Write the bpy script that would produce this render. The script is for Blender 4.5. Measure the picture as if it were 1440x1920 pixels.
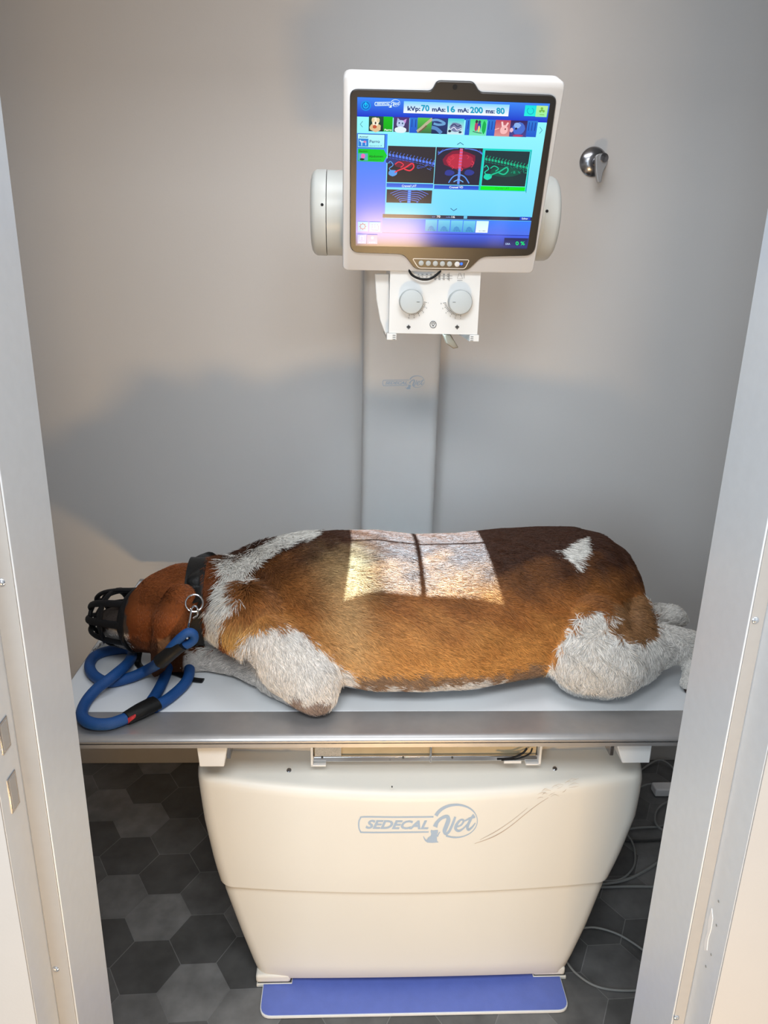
import bpy, bmesh, math, random
import numpy as np
from mathutils import Vector, Matrix, Euler, noise
random.seed(7); np.random.seed(7)
for _o in list(bpy.data.objects): bpy.data.objects.remove(_o)
SC = bpy.context.scene; COL = SC.collection

# ------------------------------------------------------------------ camera
FPX, CAMH = 1400.0, 1.6
_d = np.array([620 - 720, -(5250 - 960), -FPX]); _d /= np.linalg.norm(_d)
_X = 31950.0
_x = np.array([_X, -(_X * _d[0] - FPX * _d[2]) / _d[1], -FPX]); _x /= np.linalg.norm(_x)
_z = -_d; _y = np.cross(_z, _x)
MW = np.array([_x, _y, _z]); CAM = np.array([0.0, 0.0, CAMH])
cd = bpy.data.cameras.new('camera'); cam = bpy.data.objects.new('camera', cd); COL.objects.link(cam)
cd.sensor_fit = 'VERTICAL'; cd.sensor_height = 24.0; cd.sensor_width = 18.0; cd.lens = 24.0 * FPX / 1920
cd.clip_start = 0.05
cam.matrix_world = Matrix.Translation(Vector(CAM)) @ Matrix(MW.tolist()).to_4x4()
SC.camera = cam
SC.view_settings.view_transform = 'Standard'; SC.view_settings.look = 'None'
SC.view_settings.gamma = 1.0; SC.view_settings.use_curve_mapping = False
SC.view_settings.exposure = 0.0

def ray(px, py): return MW @ np.array([px - 720.0, -(py - 960.0), -FPX])
def onZ(px, py, z): r = ray(px, py); return Vector(CAM + r * (z - CAMH) / r[2])
def onY(px, py, y): r = ray(px, py); return Vector(CAM + r * y / r[1])
def proj(P):
    v = (np.asarray(P, dtype=float) - CAM) @ MW
    return 720 + FPX * v[..., 0] / -v[..., 2], 960 - FPX * v[..., 1] / -v[..., 2]

# ------------------------------------------------------------------ light
wd = bpy.data.worlds.new('world'); SC.world = wd; wd.use_nodes = True
wd.node_tree.nodes['Background'].inputs['Color'].default_value = (0.86, 0.93, 1.0, 1)
wd.node_tree.nodes['Background'].inputs['Strength'].default_value = 0.78

def area(name, loc, rot, sx, sy, power, col):
    l = bpy.data.lights.new(name, 'AREA'); l.shape = 'RECTANGLE'; l.size = sx; l.size_y = sy
    l.energy = power; l.color = col
    o = bpy.data.objects.new(name, l); COL.objects.link(o); o.location = loc; o.rotation_euler = rot
    return o
area('sunlit_floor_patch', (0.18, -0.40, 0.05), (math.pi - 0.6, 0, 0), 0.34, 0.17, 21.0, (1.0, 0.64, 0.28))
area('sunlit_floor_patch_small', (0.84, -0.45, 0.012), (math.pi, 0, 0), 0.12, 0.10, 3.0, (1.0, 0.86, 0.75))
area('corridor_ceiling_panel', (0.0, -0.35, 2.62), (0, 0, 0), 1.3, 0.7, 56.0, (0.90, 0.96, 1.0))
area('corridor_window_light', (-1.05, -1.6, 1.7), (math.radians(90), 0, math.radians(-28)), 0.8, 1.3, 28.0, (0.72, 0.87, 1.0))
area('booth_fill_light', (0.15, 1.25, 2.58), (0, 0, 0), 0.9, 0.5, 9.0, (0.93, 0.96, 1.0))  # added fill without a known fixture, lifts the upper back wall
FLD = Vector((0.152, 1.65, 1.625))
pl = bpy.data.lights.new('field_lamp', 'SPOT'); pl.energy = 340.0; pl.color = (0.52, 0.80, 1.0); pl.shadow_soft_size = 0.0012
pl.spot_size = math.radians(75); pl.spot_blend = 0.0
po = bpy.data.objects.new('field_lamp', pl); COL.objects.link(po); po.location = FLD

# ------------------------------------------------------------------ materials
def mat(name, col, rough=0.5, metal=0.0, var=0.0, vscale=20.0, bump=0.0, bscale=200.0, emit=None, spec=0.5, attr=None, coat=0.0):
    m = bpy.data.materials.new(name); m.use_nodes = True; nt = m.node_tree; b = nt.nodes['Principled BSDF']
    b.inputs['Base Color'].default_value = (*col, 1); b.inputs['Roughness'].default_value = rough
    b.inputs['Metallic'].default_value = metal; b.inputs['Specular IOR Level'].default_value = spec
    if coat: b.inputs['Coat Weight'].default_value = coat; b.inputs['Coat Roughness'].default_value = 0.15
    tc = nt.nodes.new('ShaderNodeTexCoord')
    if attr:
        a = nt.nodes.new('ShaderNodeAttribute'); a.attribute_name = attr
        src = a.outputs['Color']
    else: src = None
    if var > 0:
        n = nt.nodes.new('ShaderNodeTexNoise'); n.inputs['Scale'].default_value = vscale; n.inputs['Detail'].default_value = 5
        nt.links.new(tc.outputs['Object'], n.inputs['Vector'])
        mr = nt.nodes.new('ShaderNodeMapRange'); mr.inputs['From Min'].default_value = 0.3; mr.inputs['From Max'].default_value = 0.7
        mr.inputs['To Min'].default_value = 1 - var; mr.inputs['To Max'].default_value = 1 + var
        nt.links.new(n.outputs['Fac'], mr.inputs['Value'])
        mx = nt.nodes.new('ShaderNodeVectorMath'); mx.operation = 'SCALE'
        if src: nt.links.new(src, mx.inputs[0])
        else: mx.inputs[0].default_value = col
        nt.links.new(mr.outputs['Result'], mx.inputs['Scale']); src = mx.outputs['Vector']
    if src: nt.links.new(src, b.inputs['Base Color'])
    if bump > 0:
        n2 = nt.nodes.new('ShaderNodeTexNoise'); n2.inputs['Scale'].default_value = bscale; n2.inputs['Detail'].default_value = 3
        nt.links.new(tc.outputs['Object'], n2.inputs['Vector'])
        bp = nt.nodes.new('ShaderNodeBump'); bp.inputs['Strength'].default_value = bump; bp.inputs['Distance'].default_value = 0.002
        nt.links.new(n2.outputs['Fac'], bp.inputs['Height']); nt.links.new(bp.outputs['Normal'], b.inputs['Normal'])
    if emit:
        b.inputs['Emission Color'].default_value = (*emit, 1); b.inputs['Emission Strength'].default_value = 1.0
    return m
def lin(r, g, b): return tuple(((c / 255) / 12.92 if c / 255 <= .04045 else ((c / 255 + .055) / 1.055) ** 2.4) for c in (r, g, b))
M = dict(
    wall=mat('wall_paint', (0.62, 0.60, 0.585), 0.6, var=0.012, vscale=3, bump=0.08, bscale=350),
    blocker=mat('light_blocker_grey', (0.16, 0.17, 0.19), 0.6, var=0.02),  # dark so the added light-blocking wall bounces little
    ceil=mat('ceiling_paint', (0.6, 0.6, 0.6), 0.8, var=0.01),
    wall_out=mat('outer_wall_paint', (0.43, 0.42, 0.41), 0.6, var=0.015, vscale=8, bump=0.08, bscale=300),
    skirt=mat('skirting_board', (0.42, 0.39, 0.36), 0.5, var=0.03),
    tile=mat('hexagonal_tile', (0.1, 0.1, 0.1), 0.42, attr='tone', var=0.28, vscale=16, bump=0.10, bscale=60),
    jamb=mat('door_frame_aluminium', (0.62, 0.645, 0.675), 0.38, metal=0.25, var=0.02, vscale=60, bump=0.05, bscale=900),
    step=mat('door_frame_strip', (0.34, 0.33, 0.32), 0.45, metal=0.1, var=0.02, vscale=60),
    shell=mat('cream_plastic_shell', (0.74, 0.705, 0.635), 0.42, var=0.012, vscale=5, bump=0.05, bscale=700),
    neck=mat('beige_panel', (0.50, 0.46, 0.41), 0.5, var=0.03),
    white=mat('white_painted_metal', (0.76, 0.75, 0.73), 0.38, var=0.01, bump=0.03, bscale=600),
    mon=mat('monitor_white', (0.72, 0.70, 0.69), 0.4, var=0.01, bump=0.04, bscale=900),
    top=mat('table_laminate', (0.74, 0.76, 0.78), 0.35, var=0.02, vscale=9),
    alu=mat('brushed_aluminium', (0.42, 0.405, 0.40), 0.36, metal=0.6, var=0.04, vscale=40),
    slot=mat('dark_slot', (0.045, 0.05, 0.05), 0.6, var=0.05),
    chrome=mat('chrome', (0.78, 0.78, 0.79), 0.12, metal=1.0, var=0.02),
    lever=mat('satin_lever_metal', (0.42, 0.42, 0.43), 0.4, metal=0.6, var=0.03),
    steel=mat('dull_steel', (0.35, 0.35, 0.37), 0.22, metal=1.0, var=0.03),
    tan=mat('tan_detector_panel', (0.50, 0.40, 0.25), 0.5, var=0.08, vscale=30),
    black=mat('black_plastic', (0.012, 0.012, 0.013), 0.3, var=0.1),
    hole=mat('dark_hole', (0.006, 0.006, 0.006), 0.8, var=0.1),
    rubber=mat('black_rubber', (0.006, 0.006, 0.007), 0.5, var=0.2, bump=0.2, bscale=300, spec=.25),
    leather=mat('black_leather', (0.006, 0.006, 0.006), 0.5, var=0.2, bump=0.3, bscale=260, spec=.25),
    knob=mat('grey_knob', (0.50, 0.53, 0.53), 0.45, var=0.02),
    tube=mat('tube_housing_grey', (0.60, 0.61, 0.58), 0.34, var=0.015),
    blueprint=mat('grey_blue_print', (0.36, 0.45, 0.56), 0.5, var=0.03),
    print=mat('black_print', (0.02, 0.02, 0.02), 0.5, var=0.05),
    pedal=mat('blue_pedal', (0.115, 0.165, 0.50), 0.4, var=0.05, vscale=30, bump=0.15, bscale=500),
    cable=mat('grey_cable', (0.22, 0.22, 0.21), 0.5, var=0.05),
    cabled=mat('dark_cable', (0.03, 0.03, 0.03), 0.5, var=0.05),
    scuff=mat('brown_scuff', (0.50, 0.39, 0.30), 0.6, var=0.1),
    paper=mat('label_paper', (0.42, 0.40, 0.36), 0.6, var=0.2, vscale=400),
    red=mat('red_tag', (0.55, 0.04, 0.05), 0.6, var=0.3, vscale=300),
    bluedot=mat('blue_dot', (0.01, 0.01, 0.22), 0.3, var=0.05),
    led=mat('blue_led', (0.0, 0.05, 0.8), 0.3, emit=(0.05, 0.25, 3.0)),
    vane=mat('brown_vane', (0.30, 0.26, 0.2), 0.3, metal=0.4, var=0.05),
    nail=mat('dark_claw', (0.03, 0.02, 0.018), 0.4, var=0.1),
)
def rope_mat():
    m = bpy.data.materials.new('blue_braided_rope'); m.use_nodes = True; nt = m.node_tree; b = nt.nodes['Principled BSDF']
    b.inputs['Roughness'].default_value = 0.55
    uv = nt.nodes.new('ShaderNodeUVMap'); uv.uv_map = 'uv'
    outs = []
    for s in (1, -1):
        mp = nt.nodes.new('ShaderNodeMapping'); mp.inputs['Rotation'].default_value = (0, 0, s * math.radians(45))
        nt.links.new(uv.outputs['UV'], mp.inputs['Vector'])
        w = nt.nodes.new('ShaderNodeTexWave'); w.inputs['Scale'].default_value = 3.2
        nt.links.new(mp.outputs['Vector'], w.inputs['Vector']); outs.append(w)
    mx = nt.nodes.new('ShaderNodeMath'); mx.operation = 'MULTIPLY'
    nt.links.new(outs[0].outputs['Fac'], mx.inputs[0]); nt.links.new(outs[1].outputs['Fac'], mx.inputs[1])
    cr = nt.nodes.new('ShaderNodeValToRGB'); cr.color_ramp.elements[0].color = (0.002, 0.035, 0.15, 1); cr.color_ramp.elements[1].color = (0.006, 0.15, 0.52, 1)
    nt.links.new(mx.outputs[0], cr.inputs['Fac']); nt.links.new(cr.outputs['Color'], b.inputs['Base Color'])
    bp = nt.nodes.new('ShaderNodeBump'); bp.inputs['Strength'].default_value = 0.5; bp.inputs['Distance'].default_value = 0.001
    nt.links.new(mx.outputs[0], bp.inputs['Height']); nt.links.new(bp.outputs['Normal'], b.inputs['Normal'])
    return m
M['rope'] = rope_mat()
def screen_mat():
    m = bpy.data.materials.new('lit_display'); m.use_nodes = True; nt = m.node_tree; b = nt.nodes['Principled BSDF']
    a = nt.nodes.new('ShaderNodeAttribute'); a.attribute_name = 'col'
    b.inputs['Base Color'].default_value = (0.01, 0.01, 0.01, 1); b.inputs['Roughness'].default_value = 0.13; b.inputs['Specular IOR Level'].default_value = 0.16
    nt.links.new(a.outputs['Color'], b.inputs['Emission Color']); b.inputs['Emission Strength'].default_value = 1.0
    return m
M['screen'] = screen_mat()

# ------------------------------------------------------------------ object helpers
WLOC = {}
def finish(o, parent, loc):
    COL.objects.link(o); o.location = loc
    if parent is not None:
        o.parent = parent; o.matrix_parent_inverse = Matrix.Translation(-WLOC[parent.name])
    WLOC[o.name] = Vector(loc)
def thing(name, label, cat, loc, group=None):
    o = bpy.data.objects.new(name, None); o.empty_display_size = 0.05; finish(o, None, Vector(loc))
    return tag(o, label, cat, group)
def tag(o, label, cat, group=None):
    o['label'] = label; o['category'] = cat
    if group: o['group'] = group
    return o
class MB:
    def __init__(s): s.v = []; s.f = []; s.c = []; s.uv = []
    def add(s, vs, fs, cols=None, uvs=None):
        k = len(s.v); s.v += [tuple(p) for p in vs]; s.f += [tuple(i + k for i in f) for f in fs]
        if cols is not None: s.c += cols
        if uvs is not None: s.uv += uvs
        return s
    def box(s, x0, x1, y0, y1, z0, z1):
        v = [(x, y, z) for z in (z0, z1) for y in (y0, y1) for x in (x0, x1)]
        return s.add(v, [(0, 2, 3, 1), (4, 5, 7, 6), (0, 1, 5, 4), (1, 3, 7, 5), (3, 2, 6, 7), (2, 0, 4, 6)])
    def loft(s, rings, cap=True, closed=True):
        n = len(rings[0]); vs = [p for r in rings for p in r]; fs = []
        for i in range(len(rings) - 1):
            for j in range(n if closed else n - 1):
                a = i * n + j; b = i * n + (j + 1) % n; fs.append((a, b, b + n, a + n))
        if cap: fs.append(tuple(range(n))[::-1]); fs.append(tuple(range((len(rings) - 1) * n, len(rings) * n)))
        return s.add(vs, fs)
    def prism(s, poly, vec):       # poly: 3d points, extruded by vec
        vec = Vector(vec); return s.loft([[Vector(p) for p in poly], [Vector(p) + vec for p in poly]])
    def cyl(s, a, b, r, n=32, r2=None):
        a = Vector(a); b = Vector(b); d = (b - a).normalized(); u = d.orthogonal().normalized(); w = d.cross(u)
        r2 = r if r2 is None else r2
        R = lambda c, q: [c + (u * math.cos(t) + w * math.sin(t)) * q for t in [2 * math.pi * k / n for k in range(n)]]
        return s.loft([R(a, r), R(b, r2)])
    def lathe(s, a, d, prof, n=48):  # prof: (dist, radius)
        a = Vector(a); d = Vector(d).normalized(); u = d.orthogonal().normalized(); w = d.cross(u)
        return s.loft([[a + d * h + (u * math.cos(t) + w * math.sin(t)) * max(r, 1e-5) for t in [2 * math.pi * k / n for k in range(n)]] for h, r in prof])
    def tube(s, pts, r, n=10, closed=False, sub=8, flat=None, up=None):
        P = catmull(pts, sub, closed); m = len(P); rr = r if hasattr(r, '__len__') else None
        T = [(P[(i + 1) % m if closed else min(i + 1, m - 1)] - P[(i - 1) % m if closed else max(i - 1, 0)]).normalized() for i in range(m)]
        if up is not None: U = [Vector(up) - T[i] * T[i].dot(Vector(up)) for i in range(m)]; U = [u.normalized() for u in U]
        else:
            U = [T[0].orthogonal().normalized()]
            for i in range(1, m): q = U[-1] - T[i] * U[-1].dot(T[i]); U.append(q.normalized())
        rings = []; L = 0; uvr = []
        for i in range(m):
            q = i / (m - 1)
            rad = r if rr is None else float(np.interp(q, np.linspace(0, 1, len(r)), r))
            fl = rad if flat is None else flat
            w = T[i].cross(U[i])
            rings.append([P[i] + U[i] * math.cos(t) * fl + w * math.sin(t) * rad for t in [2 * math.pi * k / n for k in range(n)]])
            if i: L += (P[i] - P[i - 1]).length
            uvr.append(L)
        k0 = len(s.f)
        if closed: rings.append(rings[0]); s.loft(rings, cap=False)
        else: s.loft(rings)
        if closed: uvr.append(uvr[-1])
        for i in range(len(rings) - 1):
            for j in range(n):
                s.uv.append([(uvr[i] * 60, j / n * 4), (uvr[i] * 60, (j + 1) / n * 4), (uvr[i + 1] * 60, (j + 1) / n * 4), (uvr[i + 1] * 60, j / n * 4)])
        if not closed: s.uv.append([(0, 0)] * n); s.uv.append([(0, 0)] * n)
        return s
    def build(s, name, m, parent=None, smooth=True, bevel=0, seg=3, angle=35):
        V = np.array(s.v, dtype=float); c = Vector(((V.min(0) + V.max(0)) / 2).tolist())
        me = bpy.data.meshes.new(name); me.from_pydata([Vector(p) - c for p in s.v], [], s.f); me.update()
        if s.c:
            at = me.color_attributes.new('col', 'FLOAT_COLOR', 'CORNER')
            flat = []
            for cc in s.c: flat += [x for q in cc for x in (*q, 1.0)]
            at.data.foreach_set('color', flat)
        if s.uv and len(s.uv) == len(me.polygons):
            u = me.uv_layers.new(name='uv'); k = 0
            for p, q in zip(me.polygons, s.uv):
                for i, li in enumerate(p.loop_indices): u.data[li].uv = q[i]
        if not s.c:
            bm = bmesh.new(); bm.from_mesh(me); bmesh.ops.recalc_face_normals(bm, faces=bm.faces); bm.to_mesh(me); bm.free()
        me.materials.append(M[m] if isinstance(m, str) else m)
        o = bpy.data.objects.new(name, me); finish(o, parent, c)
        if bevel:
            b = o.modifiers.new('bevel', 'BEVEL'); b.width = bevel; b.segments = seg; b.limit_method = 'ANGLE'; b.angle_limit = math.radians(30); b.use_clamp_overlap = True
        if smooth:
            me.polygons.foreach_set('use_smooth', [True] * len(me.polygons)); me.set_sharp_from_angle(angle=math.radians(angle))
        return o
def catmull(pts, sub, closed=False):
    P = [Vector(p) for p in pts]; n = len(P)
    if sub <= 1 or n < 3: return P
    out = []
    for i in range(n if closed else n - 1):
        g = (lambda k: P[k % n]) if closed else (lambda k: P[min(max(k, 0), n - 1)])
        a, b, c, d = g(i - 1), g(i), g(i + 1), g(i + 2)
        for k in range(sub):
            t = k / sub
            out.append(0.5 * ((2 * b) + (c - a) * t + (2 * a - 5 * b + 4 * c - d) * t * t + (3 * b - a - 3 * c + d) * t ** 3))
    if not closed: out.append(P[-1])
    return out
def round_poly(poly, r, n=6):    # 2d polygon with rounded corners; r number or list
    out = []; m = len(poly)
    for i in range(m):
        p = Vector(poly[i]); a = Vector(poly[i - 1]); b = Vector(poly[(i + 1) % m])
        q = r[i] if hasattr(r, '__len__') else r
        q = min(q, (a - p).length * .48, (b - p).length * .48)
        s = p + (a - p).normalized() * q; e = p + (b - p).normalized() * q
        for k in range(n + 1):
            t = k / n; out.append(s * (1 - t) ** 2 + p * 2 * t * (1 - t) + e * t * t)
    return out
def struct(o): o['kind'] = 'structure'; return o
def bbox(name, x0, x1, y0, y1, z0, z1, m, parent=None, bevel=0, **k): return MB().box(x0, x1, y0, y1, z0, z1).build(name, m, parent, bevel=bevel, **k)

# a flat layered drawing (print or display): shapes given in 2d, mapped to 3d by fn(x, y, height)
_fontcache = {}
def text_shape(s, shear=0.0, bold=0.0):
    key = (s, shear, bold)
    if key in _fontcache: return _fontcache[key]
    cu = bpy.data.curves.new('t', 'FONT'); cu.body = s; cu.shear = shear; cu.offset = bold; cu.resolution_u = 3
    ob = bpy.data.objects.new('t', cu); COL.objects.link(ob)
    dg = bpy.context.evaluated_depsgraph_get(); me = bpy.data.meshes.new_from_object(ob.evaluated_get(dg))
    vs = [(v.co.x, v.co.y) for v in me.vertices]; fs = [tuple(p.vertices) for p in me.polygons]
    bpy.data.objects.remove(ob); bpy.data.curves.remove(cu); bpy.data.meshes.remove(me)
    _fontcache[key] = (vs, fs); return vs, fs
class Canvas:
    def __init__(s, fn, dh=0.00025, h0=0.0, colored=True): s.fn = fn; s.mb = MB(); s.h = h0; s.dh = dh; s.colored = colored
    def poly(s, pts, col=(0, 0, 0), cols=None):
        s.h += s.dh; pts = [tuple(p) for p in pts]
        s.mb.add([s.fn(x, y, s.h) for x, y in pts], [tuple(range(len(pts)))], [(cols or [col] * len(pts))] if s.colored else None)
    def stroke(s, pts, w, col=(0, 0, 0), sub=5, closed=False):
        s.h += s.dh
        P = catmull([(x, y, 0) for x, y in pts], sub, closed); m = len(P)
        L = []; R = []
        for i in range(m):
            a = P[(i - 1) % m if closed else max(i - 1, 0)]; b = P[(i + 1) % m if closed else min(i + 1, m - 1)]
            d = (b - a).normalized(); n = Vector((-d.y, d.x, 0))
            ww = w if not hasattr(w, '__len__') else float(np.interp(i / (m - 1), np.linspace(0, 1, len(w)), w))
            L.append(P[i] + n * ww / 2); R.append(P[i] - n * ww / 2)
        for i in range(m if closed else m - 1):
            j = (i + 1) % m
            q = [L[i], L[j], R[j], R[i]]
            s.mb.add([s.fn(p.x, p.y, s.h) for p in q], [(0, 1, 2, 3)], [[col] * 4] if s.colored else None)
    def disc(s, x, y, r, col=(0, 0, 0), n=20, ry=None):
        ry = ry or r; s.poly([(x + r * math.cos(2 * math.pi * k / n), y + ry * math.sin(2 * math.pi * k / n)) for k in range(n)], col)
    def text(s, x, y, h, t, col=(0, 0, 0), width=None, shear=0.0, bold=0.0, ang=0.0, align=None):   # 2d y grows downward
        s.h += s.dh
        vs, fs = text_shape(t, shear, bold)
        if not vs: return
        mx = max(v[0] for v in vs); mn = min(v[0] for v in vs)
        sc = h / 0.70; sx = sc if width is None else width / (mx - mn)
        if align == 'c': x -= (mx + mn) / 2 * sx
        ca, sa = math.cos(ang), math.sin(ang)
        P = [(x + (vx - mn if width else vx) * sx * ca - vy * sc * sa * -1 * -1, y + (vx - mn if width else vx) * sx * sa - vy * sc * ca) for vx, vy in vs]
        s.mb.add([s.fn(a, b, s.h) for a, b in P], fs, [[col] * len(f) for f in fs] if s.colored else None)
    def build(s, name, m, parent): return s.mb.build(name, m, parent, smooth=False)

def draw_logo(cv, X, Y, S, col, lw=14):
    """rounded frame with lettering, oval with script word and a small sitting cat; source units 1440x609"""
    q = lambda x, y: (X + x * S, Y + y * S)
    Q = lambda L: [q(*p) for p in L]
    cv.stroke(Q([(845, 226), (480, 230), (125, 233), (88, 248), (72, 285), (72, 345), (88, 382), (125, 394), (480, 388), (795, 382)]), lw * S, col, sub=3)
    cv.text(*q(140, 350), 84 * S, 'SEDECAL', col, width=655 * S, shear=0.35, bold=0.035)
    arc = []; wid = []
    for k in range(41):
        t = math.radians(200 - 0 + (k / 40) * 278)   # from left over the top to the bottom
        arc.append(q(1080 + 222 * math.cos(t), 272 + 170 * math.sin(t)))
        wid.append((lambda u: 38 - 30 * min(u * 1.9, 1) + (10 * max(0, u - .75) * 4 if u > .75 else 0))(k / 40) * S)
    cv.stroke(arc, wid, col, sub=1)
    cv.stroke(Q([(862, 330), (885, 280), (930, 240), (985, 222), (1000, 260), (975, 330), (960, 375), (975, 405), (1010, 375), (1045, 300), (1072, 228)]), [x * S for x in (50, 34, 30, 34, 44, 44, 40, 24, 26, 26, 22)], col)
    cv.stroke(Q([(1075, 335), (1130, 315), (1160, 270), (1130, 260), (1090, 300), (1075, 350), (1110, 375), (1160, 345), (1195, 305)]), [x * S for x in (14, 18, 20, 18, 28, 30, 22, 16, 12)], col)
    cv.stroke(Q([(1262, 205), (1225, 270), (1198, 330), (1210, 365), (1250, 335), (1280, 295)]), [x * S for x in (14, 28, 30, 24, 16, 10)], col)
    cv.stroke(Q([(1170, 272), (1215, 250), (1278, 228)]), [x * S for x in (12, 20, 24)], col)
    cv.poly(Q([(820, 360), (838, 368), (868, 364), (890, 362), (893, 385), (885, 405), (880, 440), (884, 478), (900, 490), (830, 495), (785, 492), (772, 470), (790, 440), (815, 425), (822, 400), (815, 380)]), col)
    cv.stroke(Q([(790, 485), (760, 465), (740, 425)]), [20 * S, 14 * S, 6 * S], col)
    cv.stroke(Q([(885, 430), (900, 400), (915, 380)]), [16 * S, 10 * S, 5 * S], col)

# ------------------------------------------------------------------ setting
WY = 2.165; YOUT = 0.70
def floor():
    R = 0.0834; cx0, cy0 = -0.355, 1.313; ap = R * math.sqrt(3) / 2; g = 0.0012; ca, sa = math.cos(.0344), math.sin(.0344)
    tones = {}
    rnd = random.Random(11)
    mb = MB(); att = []
    px = [(-.6, .6)]
    for i in range(-16, 17):
        for j in range(-24, 12):
            lx = i * 1.5 * R; ly = j * 2 * ap + (ap if i % 2 else 0); x = cx0 + lx * ca - ly * sa; y = cy0 + lx * sa + ly * ca
            if y > WY + .05 or x < -2 or x > 2: continue
            rr = R - g
            pts = [(x + rr * math.cos(k * math.pi / 3 + .0344), y + rr * math.sin(k * math.pi / 3 + .0344), 0.0) for k in range(6)]
            t = FT.get((i, j), None)
            if t is None: t = rnd.choice((0.07, 0.085, 0.11, 0.15, 0.19))
            else: t = {'d': 0.080, 'm': 0.115, 'l': 0.195, 'k': 0.16}[t]
            mb.add(pts, [(0, 1, 2, 3, 4, 5)]); att.append(t)
    n = len(att)
    mb.add([(-2, -2.2, -0.0006), (2, -2.2, -0.0006), (2, WY + .05, -0.0006), (-2, WY + .05, -0.0006)], [(0, 1, 2, 3)]); att.append(0.20)
    mb.box(-2, 2, -2.2, WY + .05, -0.06, -0.01); att += [0.1] * 6
    o = mb.build('floor', 'tile', smooth=False)
    a = o.data.color_attributes.new('tone', 'FLOAT_COLOR', 'CORNER'); flat = []
    for p, t in zip(o.data.polygons, att): flat += [t * 1.0, t * 0.975, t * 0.95, 1] * len(p.vertices)
    a.data.foreach_set('color', flat)
    return struct(o)
# tones of the tiles the photograph shows beside the cabinet (column, row from the tile left of the pedal)
FT = {(0, 0): 'l', (-1, 0): 'd', (-1, 1): 'l', (-1, 2): 'd', (-2, 2): 'k', (-2, 3): 'd', (-2, 4): 'l', (-3, 4): 'l', (-3, 3): 'd', (-1, 3): 'm', (-1, 4): 'd',
      (0, 4): 'd', (0, 5): 'm', (-2, 5): 'd', (-1, 5): 'd', (0, 2): 'm', (0, 1): 'd', (1, 0): 'd', (0, 3): 'd', (-1, -1): 'k', (1, -1): 'k', (-2, 1): 'd', (-2, 0): 'm', (-3, 5): 'm', (-3, 2): 'm',
      (0, -1): 'm', (7, -1): 'm', (7, 0): 'd', (8, 0): 'm', (8, 1): 'd', (8, 2): 'd', (9, 0): 'd', (9, 1): 'm', (8, 3): 'd', (9, 2): 'd', (9, 3): 'm', (9, 4): 'd', (8, 4): 'd'}
floor()
struct(bbox('wall_back', -1.35, 1.45, WY, WY + .1, 0, 2.7, 'wall'))
struct(bbox('wall_left', -1.45, -1.35, 0.8, WY + .1, 0, 2.7, 'wall'))
struct(bbox('wall_right', 1.45, 1.55, 0.8, WY + .1, 0, 2.7, 'wall'))
struct(bbox('ceiling', -1.45, 1.55, 0.8, WY + .1, 2.7, 2.78, 'ceil'))
struct(bbox('baseboard_back', -1.35, 1.45, WY - .012, WY, 0, 0.075, 'skirt', bevel=.003))
struct(bbox('wall_light_blocker', 1.05, 1.15, -2.2, YOUT - .006, 0, 2.6, 'blocker'))  # unseen wall added to keep ambient light off the left jamb
# door opening seen from outside: inner reveal / step / outer reveal, wall faces left and right
YI, YS, YO = 0.86, 0.752, 0.700
xl = [-.42 * YI, -.485 * .735, -.513 * .745, 0]; 
XL0, XL1 = -0.3585, -0.3825
XR0, XR1 = 0.4525, 0.470
struct(bbox('wall_front_left', -1.45, XL1 - .0006, YO - .004, YI - .002, 0, 2.7, 'wall_out'))
struct(bbox('wall_front_right', XR1 + .0006, 1.55, YO - .004, YI - .002, 0, 2.7, 'wall_out'))
struct(bbox('wall_front_top', XL1 - .012, XR1 + .012, YO + .001, YI - .002, 2.35, 2.7, 'wall_out'))
def jamb(name, x0, x1, sgn):
    # stepped aluminium profile: plan polygon extruded upward
    P = [(x0, YI + .004), (x0, YS), (x1, YS), (x1, YO - .002), (x1 + sgn * .014, YO - .002), (x1 + sgn * .014, YI + .004)]
    mb = MB().prism([(x, y, 0.0) for x, y in P], (0, 0, 2.36))
    return struct(mb.build(name, 'jamb', bevel=.0012, seg=2))
JL = jamb('trim_1', XL0, XL1, -1); JR = jamb('trim_2', XR0, XR1, 1)
# warm strips on the camera facing steps
def strip(x0, x1, J): bbox('facing_strip', min(x0, x1), max(x0, x1), YS - .0018, YS - .0002, 0.001, 2.35, 'step', J, bevel=.0006)
strip(XL0 - .0015, XL1 + .0005, JL); strip(XR0 + .0015, XR1 - .0005, JR)
for px, py, J in ((3, 1092, JL), (105, 1817, JL), (1416, 1163, JR), (1268, 1908, JR)):
    p = onY(px, py, YS - .0018)
    MB().lathe((p.x, YS - .0018, p.z), (0, -1, 0), [(0, .0042), (.0008, .0042), (.0018, .0030), (.0022, .0005)], 20).build('screw', 'chrome', J)
for py0, py1, px in ((1350, 1418, 4), (1455, 1533, 18)):    # strike plate slots on the left outer reveal
    def onX(px_, py_, x): r = ray(px_, py_); return Vector(CAM + r * x / r[0])
    a = onX(px, py0, XL1); b = onX(px, py1, XL1); yc = (YS + YO) / 2
    z1, z0 = a.z, b.z
    o = bbox('strike_slot', XL1 - .001, XL1 + .0012, yc - .010, yc + .010, z0, z1, 'steel', JL, bevel=.0005)
    bbox('slot_recess', XL1 + .0008, XL1 + .0016, yc - .007, yc + .007, z0 + .003, z1 - .003, 'step', o)

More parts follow.
